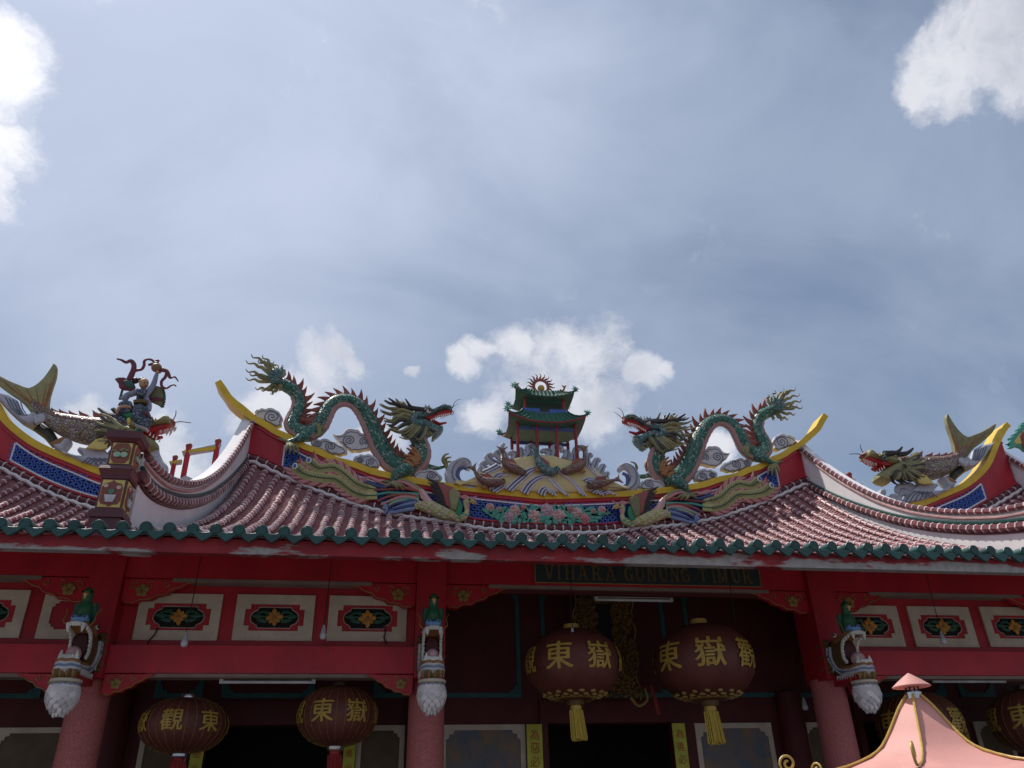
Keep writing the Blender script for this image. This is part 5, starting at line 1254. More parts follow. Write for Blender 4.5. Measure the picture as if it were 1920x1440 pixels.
ZW = (200, 660, 8.47); YWA = .60
def warrior():
    P = lambda pts, dy=0.: W(pts, ZW, YWA+dy)
    k_ = .00066                              # metres per step of the enlargement
    t = thing('warrior_statue', 'small painted warrior statue holding a gourd aloft on the maroon pedestal', 'statue', (-3.245, .62, 5.472))
    def limb(nm, pts, rs, m_, par=None, flat=1., dy=0.):
        q = spl([(*p, r) for p, r in zip(pts, rs)], 4); w = P([(a, b) for a, b, r in q], dy); mb = MB(); mb.tube(w, [r*k_*1.08 for a, b, r in q], 10, 0, flat); return mb.build(nm, m_, par or t)
    # continuous body: boots, legs, trunk, neck and head in one mesh
    mb = MB()
    def seg(pts, rs, mi, flat=1., dy=0.):
        q = spl([(*p, r) for p, r in zip(pts, rs)], 4); mb.tube(P([(a, b) for a, b, r in q], dy), [r*k_*.92 for a, b, r in q], 12, mi, flat)
    seg([(560,1120),(560,1000),(550,880),(560,760),(570,650),(580,600),(590,560)], [95,112,108,98,92,52,38], 0, .75)
    seg([(590,1080),(540,1200),(500,1280),(490,1345)], [85,66,55,48], 1, 1., -.02); seg([(520,1040),(330,1000),(270,960),(300,960),(345,1030),(350,1080)], [80,66,62,60,40,34], 1, 1., -.06)
    seg([(490,1330),(450,1345),(520,1350)], [44,40,30], 2, 1., -.03); seg([(350,1060),(360,1110),(330,1120)], [34,36,26], 2, 1., -.09)
    seg([(590,570),(590,530)], [34,34], 3); mb.ball(P([(592,500)], -.01)[0], (.050, .050, .062), 3, 12, 8)
    mb.build('body', ['armour', 'green', 'yellow_pale', 'flesh'], t)
    mb = MB(); mb.ball(P([(640,515)], -.045)[0], (.012, .014, .014), 0, 8, 5); mb.build('nose', 'flesh', t)
    for x, y in ((600,490),(655,488)):
        mb = MB(); mb.ball(P([(x, y)], -.052)[0], (.010, .006, .006), 0, 8, 5); mb.build('eye', 'black', t)
    mb = MB(); mb.tube(P([(605,540),(630,546),(652,538)], -.048), [.003, .005, .003], 6); mb.build('mouth', 'mouth_red', t)
    mb = MB(); mb.ball(P([(560,455)], .012)[0], (.048, .045, .036), 0, 10, 6); mb.ball(P([(455,455)], .02)[0], .036, 0, 10, 6); mb.build('hair', 'horn', t)
    limb('headband', [(510,470),(560,440),(640,455)], [10,12,10], 'gold', None, 1., -.04)
    limb('hair_spike', [(520,450),(520,405)], [14,3], 'leaf_dark')
    # arms and sleeves
    limb('arm', [(650,640),(720,560),(760,470),(780,400),(800,340)], [52,46,40,34,26], 'sleeve', None, 1., -.02)
    limb('arm', [(520,620),(420,660),(330,690),(270,760)], [50,46,48,60], 'sleeve', None, 1., -.03)
    limb('sleeve', [(700,610),(640,680),(620,740),(660,780)], [30,34,34,30], 'sleeve', None, .8, -.06)
    limb('sleeve', [(660,780),(670,860),(650,930)], [34,44,52], 'sleeve', None, .6, -.05)
    limb('hand', [(800,345),(805,320),(800,300)], [24,28,18], 'flesh', None, 1., -.03)
    def plate(nm, pts, th, m_, dy):
        mb = MB(); mb.puff(P(pts, dy), th, None, 0); return mb.build(nm, m_, t)
    plate('skirt', [(160,960),(200,830),(300,780),(400,800),(430,880),(400,960),(330,1000),(230,1000)], .10, 'armour', -.07)
    plate('skirt_hem', [(150,985),(180,900),(290,860),(400,880),(420,930),(330,920),(240,930),(190,1000)], .115, 'flesh', -.075)
    plate('skirt_panel', [(430,870),(560,840),(660,900),(720,1050),(690,1120),(560,1100),(440,1130),(400,1020)], .11, 'armour', -.08)
    plate('skirt_panel', [(460,1150),(560,1050),(680,1060),(720,1090),(660,1230),(600,1220),(520,1190)], .09, 'armour', -.11)
    plate('skirt_trim', [(450,1155),(520,1180),(600,1210),(665,1235),(640,1262),(560,1222),(470,1190)], .095, 'cloud_white', -.112)
    plate('skirt_panel', [(100,1000),(220,1010),(330,1080),(330,1150),(240,1140),(180,1090),(120,1050)], .08, 'armour', -.06)
    plate('sash', [(560,950),(660,960),(710,1050),(690,1060),(600,1000)], .06, 'ribbon', -.13)
    plate('belt', [(440,800),(560,780),(660,800),(660,850),(550,850),(440,860)], .14, 'brown_mane', -.05)
    plate('chest_plate', [(500,620),(640,620),(650,700),(600,740),(520,740),(490,690)], .13, 'armour', -.045)
    plate('shoulder_cape', [(135,440),(190,415),(290,415),(320,430),(430,480),(460,560),(400,630),(330,610),(250,600),(200,570),(190,510)], .07, 'ribbon', .02)
    plate('cape_lining', [(270,470),(360,450),(430,500),(430,560),(370,590),(310,560)], .06, 'leaf_dark', -.015)
    plate('banner', [(720,580),(800,540),(870,560),(900,640),(915,720),(905,790),(870,890),(830,850),(760,820),(690,790),(660,720)], .05, 'olive', .04)
    plate('banner_stripe', [(690,740),(800,720),(900,740),(900,800),(800,800),(700,795)], .055, 'ribbon', .035)
    for k in range(9):
        q = k/8; a = (880+30*math.sin(q*3), 560+q*300); mb = MB(); mb.tube(P([a, (a[0]+34, a[1]+18)], .04), [.022, .002], 5); mb.build('banner_fringe', 'leaf_dark', t)
        a = (260-q*40, 600+q*140); mb = MB(); mb.tube(P([a, (a[0]-34, a[1]+14)], .04), [.022, .002], 5); mb.build('cape_fringe', 'leaf_dark', t)
    mb = MB(); mb.ball(P([(792,250)], -.02)[0], (.056, .056, .052), 0, 14, 9); mb.ball(P([(790,180)], -.02)[0], (.03, .03, .022), 0, 10, 6); mb.build('gourd', 'gourd', t)
    for pts, r0, r1 in (([(360,440),(400,350),(430,270),(430,190),(380,140),(310,165),(240,130),(160,108)], 40, 10), ([(440,300),(500,285),(560,270),(595,210),(600,140),(660,112),(720,130),(750,160)], 22, 14), ([(740,190),(690,200),(660,212)], 24, 14), ([(770,170),(800,135),(835,148)], 24, 12), ([(850,280),(940,300),(980,350),(1010,410),(1080,395),(1140,470)], 30, 6), ([(960,320),(930,400),(870,470),(880,550),(950,575),(1010,540),(1060,520),(1105,545)], 22, 8), ([(820,320),(880,280),(910,265)], 30, 18)):
        q = P(pts, -.02); mb = MB(); strand(mb, q, r0*k_*1.35, r1*k_*1.3, 0, 7, .45); mb.build('ribbon', 'ribbon', t)
warrior()

# ---------------- small gates on the side ridges
def gate(label):
    Y = YR+.2; Zg = (0, 640, 4.0)
    t = thing('ridge_gate', label, 'ornamental gate', at(350, 905, Y), 'little gates on the side ridges')
    for (x0, y0, x1, y1), r in (((1310,870,1285,1045), .042), ((1418,785,1368,1050), .050), ((1645,750,1575,1060), .050), ((1725,800,1660,1060), .042)):
        a, b = W([(x0, y0), (x1, y1)], Zg, Y); a.x = (a.x+b.x)/2; b.x = a.x
        mb = MB(); mb.tube([b+Vector((0, 0, -.1)), a], r, 10); p = mb.build('post', 'red', t)
        mb = MB(); mb.ball(a, (r*1.25, r*1.25, r*1.1)); mb.build('post_knob', 'fin_red', p)
    for pts in ([(1365,830),(1660,770),(1640,815),(1375,860)], [(1270,905),(1365,890),(1360,920),(1278,930)], [(1635,880),(1720,835),(1730,865),(1640,905)]):
        mb = MB(); mb.slab([(p.x, p.z) for p in W(pts, Zg, Y)], Y-.035, Y+.035); b = mb.build('crossbar', 'wave_grey', t)
        c = [sum(p[i] for p in pts)/len(pts) for i in (0, 1)]
        mb = MB(); mb.slab([(p.x, p.z) for p in W([(c[0]+(x-c[0])*.9, c[1]+(y-c[1])*.6) for x, y in pts], Zg, Y)], Y-.045, Y-.036); mb.build('crossbar_panel', 'yellow', b)
    mb = MB(); mb.puff(W([(1220,1055),(1270,1020),(1350,1040),(1400,1015),(1480,1050),(1560,1040),(1620,1060),(1600,1110),(1400,1110),(1240,1100)], Zg, Y), .2, .03); mb.build('mound', 'wave_grey', t)
for mir, lab in ((False, 'left'), (True, 'right')):
    MIR[0] = mir; gate('little red post gate with yellow crossbars on the %s side ridge' % lab)
MIR[0] = False
def left_curl():
    o = (0, 640, 4.0); Y = YR+.1
    t = thing('wave_ornament', 'grey curling wave beside the pedestal top on the left side ridge', 'wave ornament', at(300, 895, Y))
    for pts, r0, r1 in (([(1090,730),(1140,790),(1160,860),(1190,920),(1225,960),(1215,1010),(1180,1035)], .10, .08), ([(1215,1000),(1190,950),(1150,930),(1140,960)], .07, .04), ([(1180,1030),(1130,1000),(1110,970),(1145,970)], .08, .04), ([(1080,700),(1130,710),(1160,740)], .09, .05)):
        mb = MB(); strand(mb, W(pts, o, Y), r0, r1, 0, 9); mb.build('wave_curl', 'wave_grey', t)
left_curl()
def edge_flag():
    o = (1590, 760, 5.818); Y = .5
    t = thing('fringed_banner', 'green fringed ornament with yellow and red core at the right picture edge', 'ornament', at(1925, 850, Y))
    pts = [(1990,170),(1915,180),(1890,195),(1900,215),(1860,220),(1868,248),(1825,268),(1835,292),(1780,325),(1790,345),(1745,362),(1760,385),(1722,425),(1755,430),(1738,470),(1790,472),(1830,455),(1880,470),(1915,505),(1990,520)]
    mb = MB(); mb.puff(W(pts, o, Y), .05, .008); mb.build('fringe', 'leaf_teal', t)
    mb = MB(); mb.puff(W([(1990,240),(1905,280),(1850,330),(1800,400),(1820,430),(1880,430),(1990,460)], o, Y-.01), .05, .008); mb.build('field', 'yellow_pale', t)
    mb = MB(); mb.puff(W([(1990,250),(1900,290),(1870,330),(1890,400),(1910,470),(1990,500)], o, Y-.03), .04, .008); mb.build('core', 'fin_red', t)
edge_flag()

# ---------------- dragon head brackets, parrots and lotus buds on the columns
def lotus_bud(x, y, ztop, label):
    t = thing('lotus_bud_pendant', label, 'pendant', (x, y, ztop-.36), 'white lotus bud pendants under the brackets')
    mb = MB(); mb.lathe((x, y, ztop), [(.010, -.32), (.04, -.29), (.085, -.235), (.115, -.165), (.124, -.095), (.114, -.045), (.114, -.03)], 20); mb.build('core', 'bud_edge', t)
    mb = MB(); mb.lathe((x, y, ztop), [(.122, -.052), (.136, -.045), (.136, -.03), (.122, -.022)], 20); mb.build('collar', 'sleeve', t)
    mb = MB(); mb.lathe((x, y, ztop), [(.122, -.021), (.142, -.012), (.142, .012), (.122, .02)], 20); mb.build('collar', 'cream', t)
    mb0 = None
    for row in range(8):
        q = row/7.; zc = ztop-.056-row*.0325; R0 = .132*math.sin(math.radians(64+q*100))**.85+.004; n = 10; s = math.pi*R0/n*1.10+.004; sv = .044-.010*q
        slope = .15+1.0*q
        for k in range(n):
            an = 2*math.pi*(k+.5*(row % 2))/n
            if math.sin(an) > .55: continue
            c = Vector((x+R0*math.cos(an), y+R0*math.sin(an), zc)); rad = Vector((math.cos(an), math.sin(an), -slope*.6)).normalized(); tn = Vector((-math.sin(an), math.cos(an), 0)); dn = tn.cross(rad); dn = dn if dn.z < 0 else -dn
            sh = [(-.9, -.8, -.006), (.9, -.8, -.006), (1., 0, .004), (.66, .62, .014), (0, 1.1, .020), (-.66, .62, .014), (-1., 0, .004)]
            vs = [c+tn*(u*s)+dn*(v*sv)+rad*(h-.016) for u, v, h in sh]+[c+tn*(u*s*.84)+dn*(v*sv*.88)+rad*(h+.004) for u, v, h in sh]+[c+rad*.020]
            mb = MB(); mb.add(vs, [(i, (i+1) % 7, 7+(i+1) % 7, 7+i) for i in range(7)]+[(7+i, 7+(i+1) % 7, 14) for i in range(7)], 0); mb.build('petal', 'bud_white', t)
def parrot(x, y, z, label):
    t = thing('parrot_figure', label, 'parrot', (x, y, z), 'green parrots above the bracket heads')
    q = spl([(0, 0, .02, .05), (0, -.01, .08, .082), (0, -.015, .15, .085), (0, -.02, .21, .062), (0, -.03, .25, .055), (0, -.04, .29, .06), (0, -.04, .335, .045), (0, -.035, .355, .015)], 3)
    mb = MB(); mb.tube([(x+p[0], y+p[1], z+p[2]) for p in q], [p[3]*.86 for p in q], 12, up=(1, 0, 0)); b = mb.build('body', 'parrot_green', t)
    mb = MB(); mb.tube([(x, y-.085, z+.285), (x, y-.115, z+.27), (x, y-.112, z+.225)], [.026, .022, .004], 8, up=(1, 0, 0)); mb.build('beak', 'beak', b)
    for s in (-1, 1):
        mb = MB(); mb.ball((x+s*.043, y-.075, z+.305), .011); mb.build('eye', 'black', b)
        mb = MB(); strand(mb, [(x+s*.07, y, z+.20), (x+s*.085, y+.01, z+.11), (x+s*.05, y+.05, z-.01)], .045, .01); mb.build('wing', 'leaf_dark', b)
    mb = MB(); mb.tube([(x, y+.03, z+.05), (x, y+.08, z-.06)], [.04, .015], 8, up=(1, 0, 0)); mb.build('tail', 'leaf_dark', b)
def bracket_head(x, label):
    """open mouthed dragon head facing the court; local y negative = forward"""
    yb = 1.62; z0 = 3.25
    t = thing('dragon_head_bracket', label, 'dragon head', (x, yb, z0), 'dragon head brackets on the columns')
    p = lambda a, b, c: Vector((x+a*.72, yb-b*.84, z0+c*.69))
    # arm of the bracket
    mb = MB(); mb.box((x-.100, yb-.50, z0-.085), (x+.100, yb-.001, z0-.01)); mb.build('bracket_arm', 'red', t)
    # skull and throat: lofted sections (half width, bottom z, top z) from back to front
    def loft(nm, secs, m_, par=None):
        mb = MB(); n = 14; vs = []
        for b, w, zb, zt in secs:
            for j in range(n):
                q = 2*math.pi*j/n; cx_ = math.copysign(abs(math.cos(q))**.7, math.cos(q)); sz = math.copysign(abs(math.sin(q))**.7, math.sin(q))
                vs.append(p(w*cx_, b, (zb+zt)/2+(zt-zb)/2*sz))
        k = len(secs); mb.add(vs, [(i*n+j, i*n+(j+1) % n, (i+1)*n+(j+1) % n, (i+1)*n+j) for i in range(k-1) for j in range(n)]+[tuple(range(n)), tuple(range((k-1)*n, k*n))], 0); return mb.build(nm, m_, par or t)
    loft('skull', [(-.02, .13, .02, .58), (.12, .145, .03, .63), (.24, .145, .05, .63), (.34, .135, .08, .60)], 'brown_mane')
    up = loft('upper_jaw', [(.2, .14, .50, .63), (.36, .14, .545, .65), (.50, .135, .575, .665), (.60, .12, .60, .66), (.64, .08, .61, .645)], 'orange_brown')
    lo = loft('lower_jaw', [(.16, .14, .03, .18), (.34, .145, .02, .165), (.50, .14, .015, .15), (.62, .12, .02, .14), (.66, .08, .035, .13)], 'orange_brown')
    loft('throat', [(.16, .118, .12, .58), (.35, .118, .12, .57), (.385, .09, .15, .53)], 'throat_dark')
    mb = MB(); mb.ball(p(0, .52, .22), (.068, .10, .075), 0, 14, 9); mb.build('tongue', 'tongue', t)
    loft('snout', [(.46, .06, .64, .70), (.52, .11, .64, .745), (.58, .12, .635, .735), (.64, .08, .63, .70)], 'sky_blue', up)
    for s in (-1, 1):
        mb = MB(); mb.ball(p(s*.07, .60, .71), (.032, .032, .028)); nb = mb.build('nostril', 'sky_blue', up)
        mb = MB(); mb.ball(p(s*.075, .638, .712), (.013, .010, .011)); mb.build('nostril_hole', 'stream_blue', nb)
        mb = MB(); mb.ball(p(s*.125, .26, .66), .026); ey = mb.build('eye', 'tooth', t)
        mb = MB(); mb.ball(p(s*.150, .275, .663), .014); mb.build('pupil', 'black', ey)
        # gum lines with teeth joining upper and lower jaw at the corner of the mouth
        mb = MB(); strand(mb, [p(s*.115, .64, .595), p(s*.128, .52, .565), p(s*.130, .43, .52), p(s*.13, .375, .42), p(s*.13, .365, .28), p(s*.13, .42, .18)], .014, .014, 0, 8, 1.); mb.build('gum', 'tooth', t)
        for b, c in ((.58, .565), (.51, .545), (.45, .52), (.415, .48), (.39, .43), (.38, .37), (.378, .31), (.385, .25), (.42, .20)):
            mb = MB(); mb.ball(p(s*.126, b, c), (.016, .022, .024), 0, 8, 5); mb.build('tooth', 'tooth', t)
        mb = MB(); mb.tube([p(s*.095, .655, .61), p(s*.095, .66, .56), p(s*.09, .665, .49)], [.025, .020, .004], 8, up=(1, 0, 0)); mb.build('fang', 'tooth', t)
        mb = MB(); mb.tube([p(s*.10, .655, .13), p(s*.10, .66, .18), p(s*.098, .66, .245)], [.026, .020, .004], 8, up=(1, 0, 0)); mb.build('fang', 'tooth', t)
        # cheek bands: white and blue scalloped strips round the jaw hinge
        for k, (m_, dd) in enumerate((('cloud_white', 0.), ('blue_soft', .035), ('cloud_white', .07))):
            q = [p(s*(.148+.004*k), .62, .045-dd*.5), p(s*(.152+.004*k), .46, .06-dd*.7), p(s*(.155+.004*k), .30, .09-dd*1.0), p(s*(.158+.004*k), .17-dd*.5, .17-dd*.2), p(s*(.158+.004*k), .10-dd, .34), p(s*(.155+.004*k), .12-dd, .50)]
            mb = MB(); strand(mb, q, .018, .014, 0, 7, .6); mb.build('cheek_band', m_, t)
        for k in range(9):
            q = k/8; a = p(s*.155, .55-q*.50, .0+.03*q*q) if q < .75 else p(s*.155, .55-q*.5, .02+(q-.75)*1.1)
            mb = MB(); mb.tube([a, a+Vector((s*.006, .015+.02*q, -.048))], [.019, .002], 6, flat=.6); mb.build('cheek_frill', 'cloud_white', t)
        for k in range(7):
            a = p(s*.12, .06, .12+k*.075); b = a+Vector((s*(.07+.02*(k % 2)), .16, .02*(k-3)))
            mb = MB(); strand(mb, [a, (a+b)/2+Vector((s*.02, 0, .02)), b], .034, .006); mb.build('mane_strand', 'brown_mane', t)
        mb = MB(); strand(mb, [p(s*.14, .58, .60), p(s*.20, .60, .66), p(s*.19, .56, .76), p(s*.23, .5, .86)], .006, .004, 0, 5, 1.); mb.build('whisker', 'gold_dull', t)
    # front lips
    mb = MB(); strand(mb, [p(-.115, .645, .60), p(-.06, .675, .612), p(0, .682, .617), p(.06, .675, .612), p(.115, .645, .60)], .015, .015, 0, 8, 1.); mb.build('gum', 'tooth', t)
    mb = MB(); strand(mb, [p(-.12, .64, .14), p(-.06, .68, .135), p(0, .69, .135), p(.06, .68, .135), p(.12, .64, .14)], .019, .019, 0, 8, 1.); mb.build('gum', 'tooth', t)
    for k in range(5):
        for zz, dz in ((.592, -.03), (.160, .03)):
            a = p(-.06+.03*k, .685, zz); mb = MB(); mb.ball(a, (.013, .011, .019), 0, 8, 5); mb.build('tooth', 'tooth', t)
    for m_, zz, dd in (('orange_brown', .095, .70), ('cloud_white', .060, .70), ('blue_soft', .028, .70), ('cloud_white', .0, .695)):
        mb = MB(); strand(mb, [p(-.15, .50, zz-.01), p(-.14, .63, zz), p(-.07, dd, zz+.012), p(0, dd+.01, zz), p(.07, dd, zz+.012), p(.14, .63, zz), p(.15, .50, zz-.01)], .017, .017, 0, 7, 1.); mb.build('lip_band', m_, t)
    for k in range(9):
        a = p(-.135+.03375*k, .69-.5*abs(k-4)/40, -.012); mb = MB(); mb.tube([a, a+Vector((0, .01, -.032))], [.016, .002], 6); mb.build('lip_frill', 'cloud_white', t)
    for k in range(11):
        for r_, (b0, zz) in enumerate(((.67, -.015), (.58, -.015), (.46, -.01))):
            a = p(-.135+.027*k, b0, zz); mb = MB(); strand(mb, [a, a+Vector((0, .004, -.04)), a+Vector((random.uniform(-.008, .008), .02, -.075-.022*(k % 2)))], .021, .004); mb.build('beard_strand', 'brown_mane' if k % 3 else 'orange_brown', t)
for x, lab in ((-3.43, 'left'), (.06, 'middle'), (4.85, 'right')):
    bracket_head(x, {'left': 'open mouthed dragon head bracket on the leftmost column', 'middle': 'open mouthed dragon head bracket facing the viewer on the middle column', 'right': 'open mouthed dragon head bracket on the rightmost column above the pink roof'}[lab])
    lotus_bud(x, 1.16, 3.145, 'white scaled lotus bud hanging under the %s dragon head bracket' % lab)
    parrot(x, 1.24, 3.70, 'green parrot perched behind the %s dragon head bracket' % lab)

# ---------------- lanterns
def lantern(px, py, rx, ry, Y, label, caps, tassel, start, big, top_z):
    c = at(px, py, Y); sc_ = (at(px+100, py, Y).x-at(px, py, Y).x)/100
    RX = rx*sc_*.955; RZ = ry*sc_*.96
    t = thing('lantern', label, 'lantern', (c.x, Y, c.z-RZ), 'red paper lanterns under the eave')
    mb = MB(); n = 56; k = 16; vs = []
    def pr(th): return RX*max(.02, math.sin(th))**.86, -RZ*math.cos(th)
    for i in range(1, k):
        th = math.pi*i/k; r, z = pr(th)
        for j in range(n):
            rr = r*(1 if j % 2 == 0 else .988); q = 2*math.pi*j/n; vs.append((c.x+rr*math.cos(q), Y+rr*math.sin(q), c.z+z))
    mb.add(vs, [(i*n+j, i*n+(j+1) % n, (i+1)*n+(j+1) % n, (i+1)*n+j) for i in range(k-2) for j in range(n)]+[tuple(range(n)), tuple((k-2)*n+j for j in range(n))], 0)
    bo = mb.build('shade', 'lantern', t, ang=60)
    if not big:
        for j in range(0, n, 2):
            q = 2*math.pi*j/n; mb = MB(); mb.tube([(c.x+pr(math.pi*i/14)[0]*1.003*math.cos(q), Y+pr(math.pi*i/14)[0]*1.003*math.sin(q), c.z+pr(math.pi*i/14)[1]) for i in range(1, 14)], .0022, 4); mb.build('rib', 'gold_dull', bo)
    # characters wrapped round the shade
    hz = RZ*.74
    for i in range(-3, 4):
        ch = '東嶽觀'[i % 3]; az0 = start+i*math.radians(50)
        vs, fs = GL[ch]; mb = MB()
      # brush weight: the outline repeated a little to each side, each layer just proud of the last
        for lay, (du, dv) in enumerate(((0, 0), (.022, .004), (-.022, -.004), (.008, .016))):
          out = []
          for u, v in vs:
            u += du; v += dv
            z = c.z+RZ*.06+v*hz; ct = max(-1, min(1, -(z-c.z)/RZ)); th = math.acos(ct); r = pr(th)[0]*1.012+.002+lay*.0009
            az = az0+u*hz*1.05/RX; out.append((c.x+r*math.sin(az), Y-r*math.cos(az), z))
          mb.add(out, fs, 0)
        mb.build('character', 'gold_brush', bo, recalc=False)
    # collars
    zt, zb = c.z+RZ*.97, c.z-RZ*.97
    cr = RX*(.17 if big else .20)
    mb = MB(); mb.lathe((c.x, Y, zt), [(cr, -.01), (cr, RZ*.10), (cr*.95, RZ*.16), (cr*.9, RZ*.16)], 20); mb.build('top_collar', caps, t)
    mb = MB(); mb.lathe((c.x, Y, zb), [(cr*.95, -RZ*.14), (cr*1.05, -RZ*.10), (cr*1.05, .01)], 20); mb.build('bottom_collar', caps if not big else 'brown_mane', t)
    mb = MB(); mb.tube([(c.x, Y, zt+RZ*.12), (c.x, Y, top_z)], .006, 5); mb.build('cord', 'wire', t)
    if big:
        for q in range(16):
            an = 2*math.pi*q/16; th = math.radians(28); r, z = pr(th)
            for dx, dz, r2 in ((-.05, 0, .030), (.05, 0, .030), (0, .028, .034), (0, -.02, .02)):
                a2 = an+dx/r*1.0; rr = pr(math.radians(28+dz*240))[0]*1.01; zz = pr(math.radians(28+dz*240))[1]
                mb = MB(); mb.ball((c.x+rr*math.sin(a2), Y-rr*math.cos(a2), c.z+zz), (r2, r2*.5, r2*.55), 0, 8, 4); mb.build('cloud_pattern', 'gold_dull', bo)
        mb = MB(); mb.lathe((c.x, Y, c.z), [(pr(math.radians(20))[0]*1.01, pr(math.radians(20))[1]-.004), (pr(math.radians(22))[0]*1.012, pr(math.radians(22))[1])], 40); mb.build('band', 'gold_dull', bo)
    # tassel: knot and many threads
    zt2 = zb-RZ*.12; m_ = 'tassel_yellow' if tassel == 'y' else 'tassel_red'; L_ = RZ*(.80 if big else 1.0); r0 = cr*.8
    mb = MB(); mb.lathe((c.x, Y, zt2), [(r0*.75, -RZ*.16), (r0*.9, -RZ*.08), (r0*.8, 0)], 18); mb.build('tassel_knot', 'gold' if tassel == 'y' else 'tassel_red', t)
    mb = MB()
    for q in range(64):
        an = q*2.399; rr = r0*math.sqrt((q+.5)/64); e = 1.25; x, y = rr*math.cos(an), rr*math.sin(an); l = L_*random.uniform(.92, 1.0)
        mb.tube([(c.x+x, Y+y, zt2-RZ*.15), (c.x+x*e+.02, Y+y*e, zt2-RZ*.15-l)], .0085, 4)
    o = mb.build('tassel_threads', m_, t)
    return t
lip_z = 4.24
lantern(1075, 1246, 90, 65, 1.66, 'large dark red lantern with yellow tassel left of the hanging carved plaque', 'gold', 'y', math.radians(-30), True, lip_z)
lantern(1320, 1242, 92, 68, 1.66, 'large dark red lantern with yellow tassel under the right half of the name board', 'gold', 'y', math.radians(-64), True, lip_z)
lantern(345, 1361, 86, 53, 2.15, 'red lantern with silver collars hanging at the far left', 'silver', 'r', math.radians(45), False, 3.3)
lantern(633, 1343, 78, 56, 2.15, 'red lantern with silver collars left of the middle column', 'silver', 'r', math.radians(-20), False, 3.3)
lantern(1726, 1362, 72, 56, 2.15, 'dark red lantern half hidden behind the pink burner roof', 'silver', 'r', math.radians(-75), False, 3.3)
lantern(1938, 1352, 72, 52, 2.15, 'dark red lantern cut off by the right picture edge', 'silver', 'r', math.radians(-52), False, 3.3)

# ---------------- name board
def letter(ch):
    """slab serif strokes in a unit cell: list of quads"""
    w = .20; s = .09
    def V(x, a=0., b=1.): return [(x-w/2, a), (x+w/2, a), (x+w/2, b), (x-w/2, b)]
    def Hh(y, a, b, t=s): return [(a, y-t/2), (b, y-t/2), (b, y+t/2), (a, y+t/2)]
    def D(x0, y0, x1, y1, q=w): return [(x0-q/2, y0), (x0+q/2, y0), (x1+q/2, y1), (x1-q/2, y1)]
    sf = lambda x, y: Hh(y, x-.19, x+.19, .07)
    if ch == 'V': return [D(.18, 1, .48, 0), D(.82, 1, .54, 0, .13), sf(.18, .965), sf(.82, .965)]
    if ch == 'I': return [V(.5), sf(.5, .965), sf(.5, .035)]
    if ch == 'H': return [V(.2), V(.8), Hh(.5, .2, .8), sf(.2, .965), sf(.8, .965), sf(.2, .035), sf(.8, .035)]
    if ch == 'A': return [D(.14, 0, .46, 1, .12), D(.84, 0, .52, 1), Hh(.32, .25, .75), sf(.14, .035), sf(.84, .035)]
    if ch == 'R': return [V(.24), sf(.24, .965), sf(.24, .035), Hh(.955, .24, .66), Hh(.5, .24, .66), [(.60, .52), (.80, .60), (.80, .86), (.60, .98), (.60, .90), (.66, .80), (.66, .66), (.60, .58)], D(.82, 0, .56, .5), sf(.86, .035)]
    if ch == 'G': return [[(.10, .25), (.30, .30), (.30, .70), (.10, .75)], [(.10, .75), (.30, .70), (.46, .90), (.52, 1.0), (.30, .97)], [(.52, 1.0), (.46, .90), (.72, .80), (.86, .72), (.80, .95)], [(.10, .25), (.30, .03), (.52, 0), (.46, .10), (.30, .30)], [(.46, .10), (.52, 0), (.80, .06), (.80, .16)], V(.79, .04, .48), Hh(.46, .56, .98, .07)]
    if ch == 'U': return [V(.22, .28, 1), V(.80, .28, 1)[:0] or [(.74, .25), (.86, .25), (.86, 1), (.74, 1)], [(.12, .30), (.32, .30), (.42, .12), (.40, .0), (.22, .08)], [(.40, 0), (.42, .12), (.62, .12), (.74, .26), (.86, .26), (.74, .06), (.58, 0)], sf(.22, .965), sf(.80, .965)]
    if ch == 'N': return [[(.14, 0), (.26, 0), (.26, 1), (.14, 1)], [(.76, 0), (.88, 0), (.88, 1), (.76, 1)], D(.78, 0, .24, 1), sf(.2, .965), sf(.2, .035), sf(.82, .965)]
    if ch == 'T': return [V(.5), Hh(.955, .08, .92), [(.08, .70), (.15, .72), (.18, .92), (.08, .92)], [(.92, .70), (.85, .72), (.82, .92), (.92, .92)], sf(.5, .035)]
    if ch == 'M': return [[(.10, 0), (.20, 0), (.20, 1), (.10, 1)], V(.86), D(.5, .05, .18, 1, .17), D(.5, .05, .82, 1, .12), sf(.15, .035), sf(.86, .035), sf(.15, .965), sf(.86, .965)]
    return []
def name_board():
    Y = 1.672
    a, b = at(1003, 1075, Y).x, at(1424, 1078, Y).x; z1, z0 = 4.60, at(1210, 1096, Y).z
    t = thing('name_board', 'dark green board lettered VIHARA GUNUNG TIMUR on the beam', 'sign', ((a+b)/2, Y, z0))
    mb = MB(); mb.box((a, Y, z0), (b, Y+.026, z1)); mb.build('board', 'sign_green', t)
    mb = MB()
    for l in ([(a, z0), (b, z0)], [(b, z0), (b, z1)], [(a, z1), (a, z0)]): mb.tube([(x, Y-.003, z) for x, z in l], .006, 5)
    mb.build('board_edge', 'gold_dull', t)
    spots = dict(zip(range(17), (1030,1048,1068,1092,1118,1144,1178,1199,1221,1243,1264,1284,1317,1337,1353,1378,1399)))
    zl = at(1210, 1090, Y).z; hh = at(1210, 1063, Y).z-zl
    for i, ch in enumerate('VIHARAGUNUNGTIMUR'):
        xx = at(spots[i], 1075, Y).x; ww = .125 if ch not in 'I' else .11
        mb = MB()
        for k, quad in enumerate(letter(ch)):
            mb.slab([(xx+(u-.5)*ww, zl+v*hh) for u, v in quad], Y-.008-.0006*k, Y-.0005)
        mb.build('letter', 'letter_gold', t)
name_board()

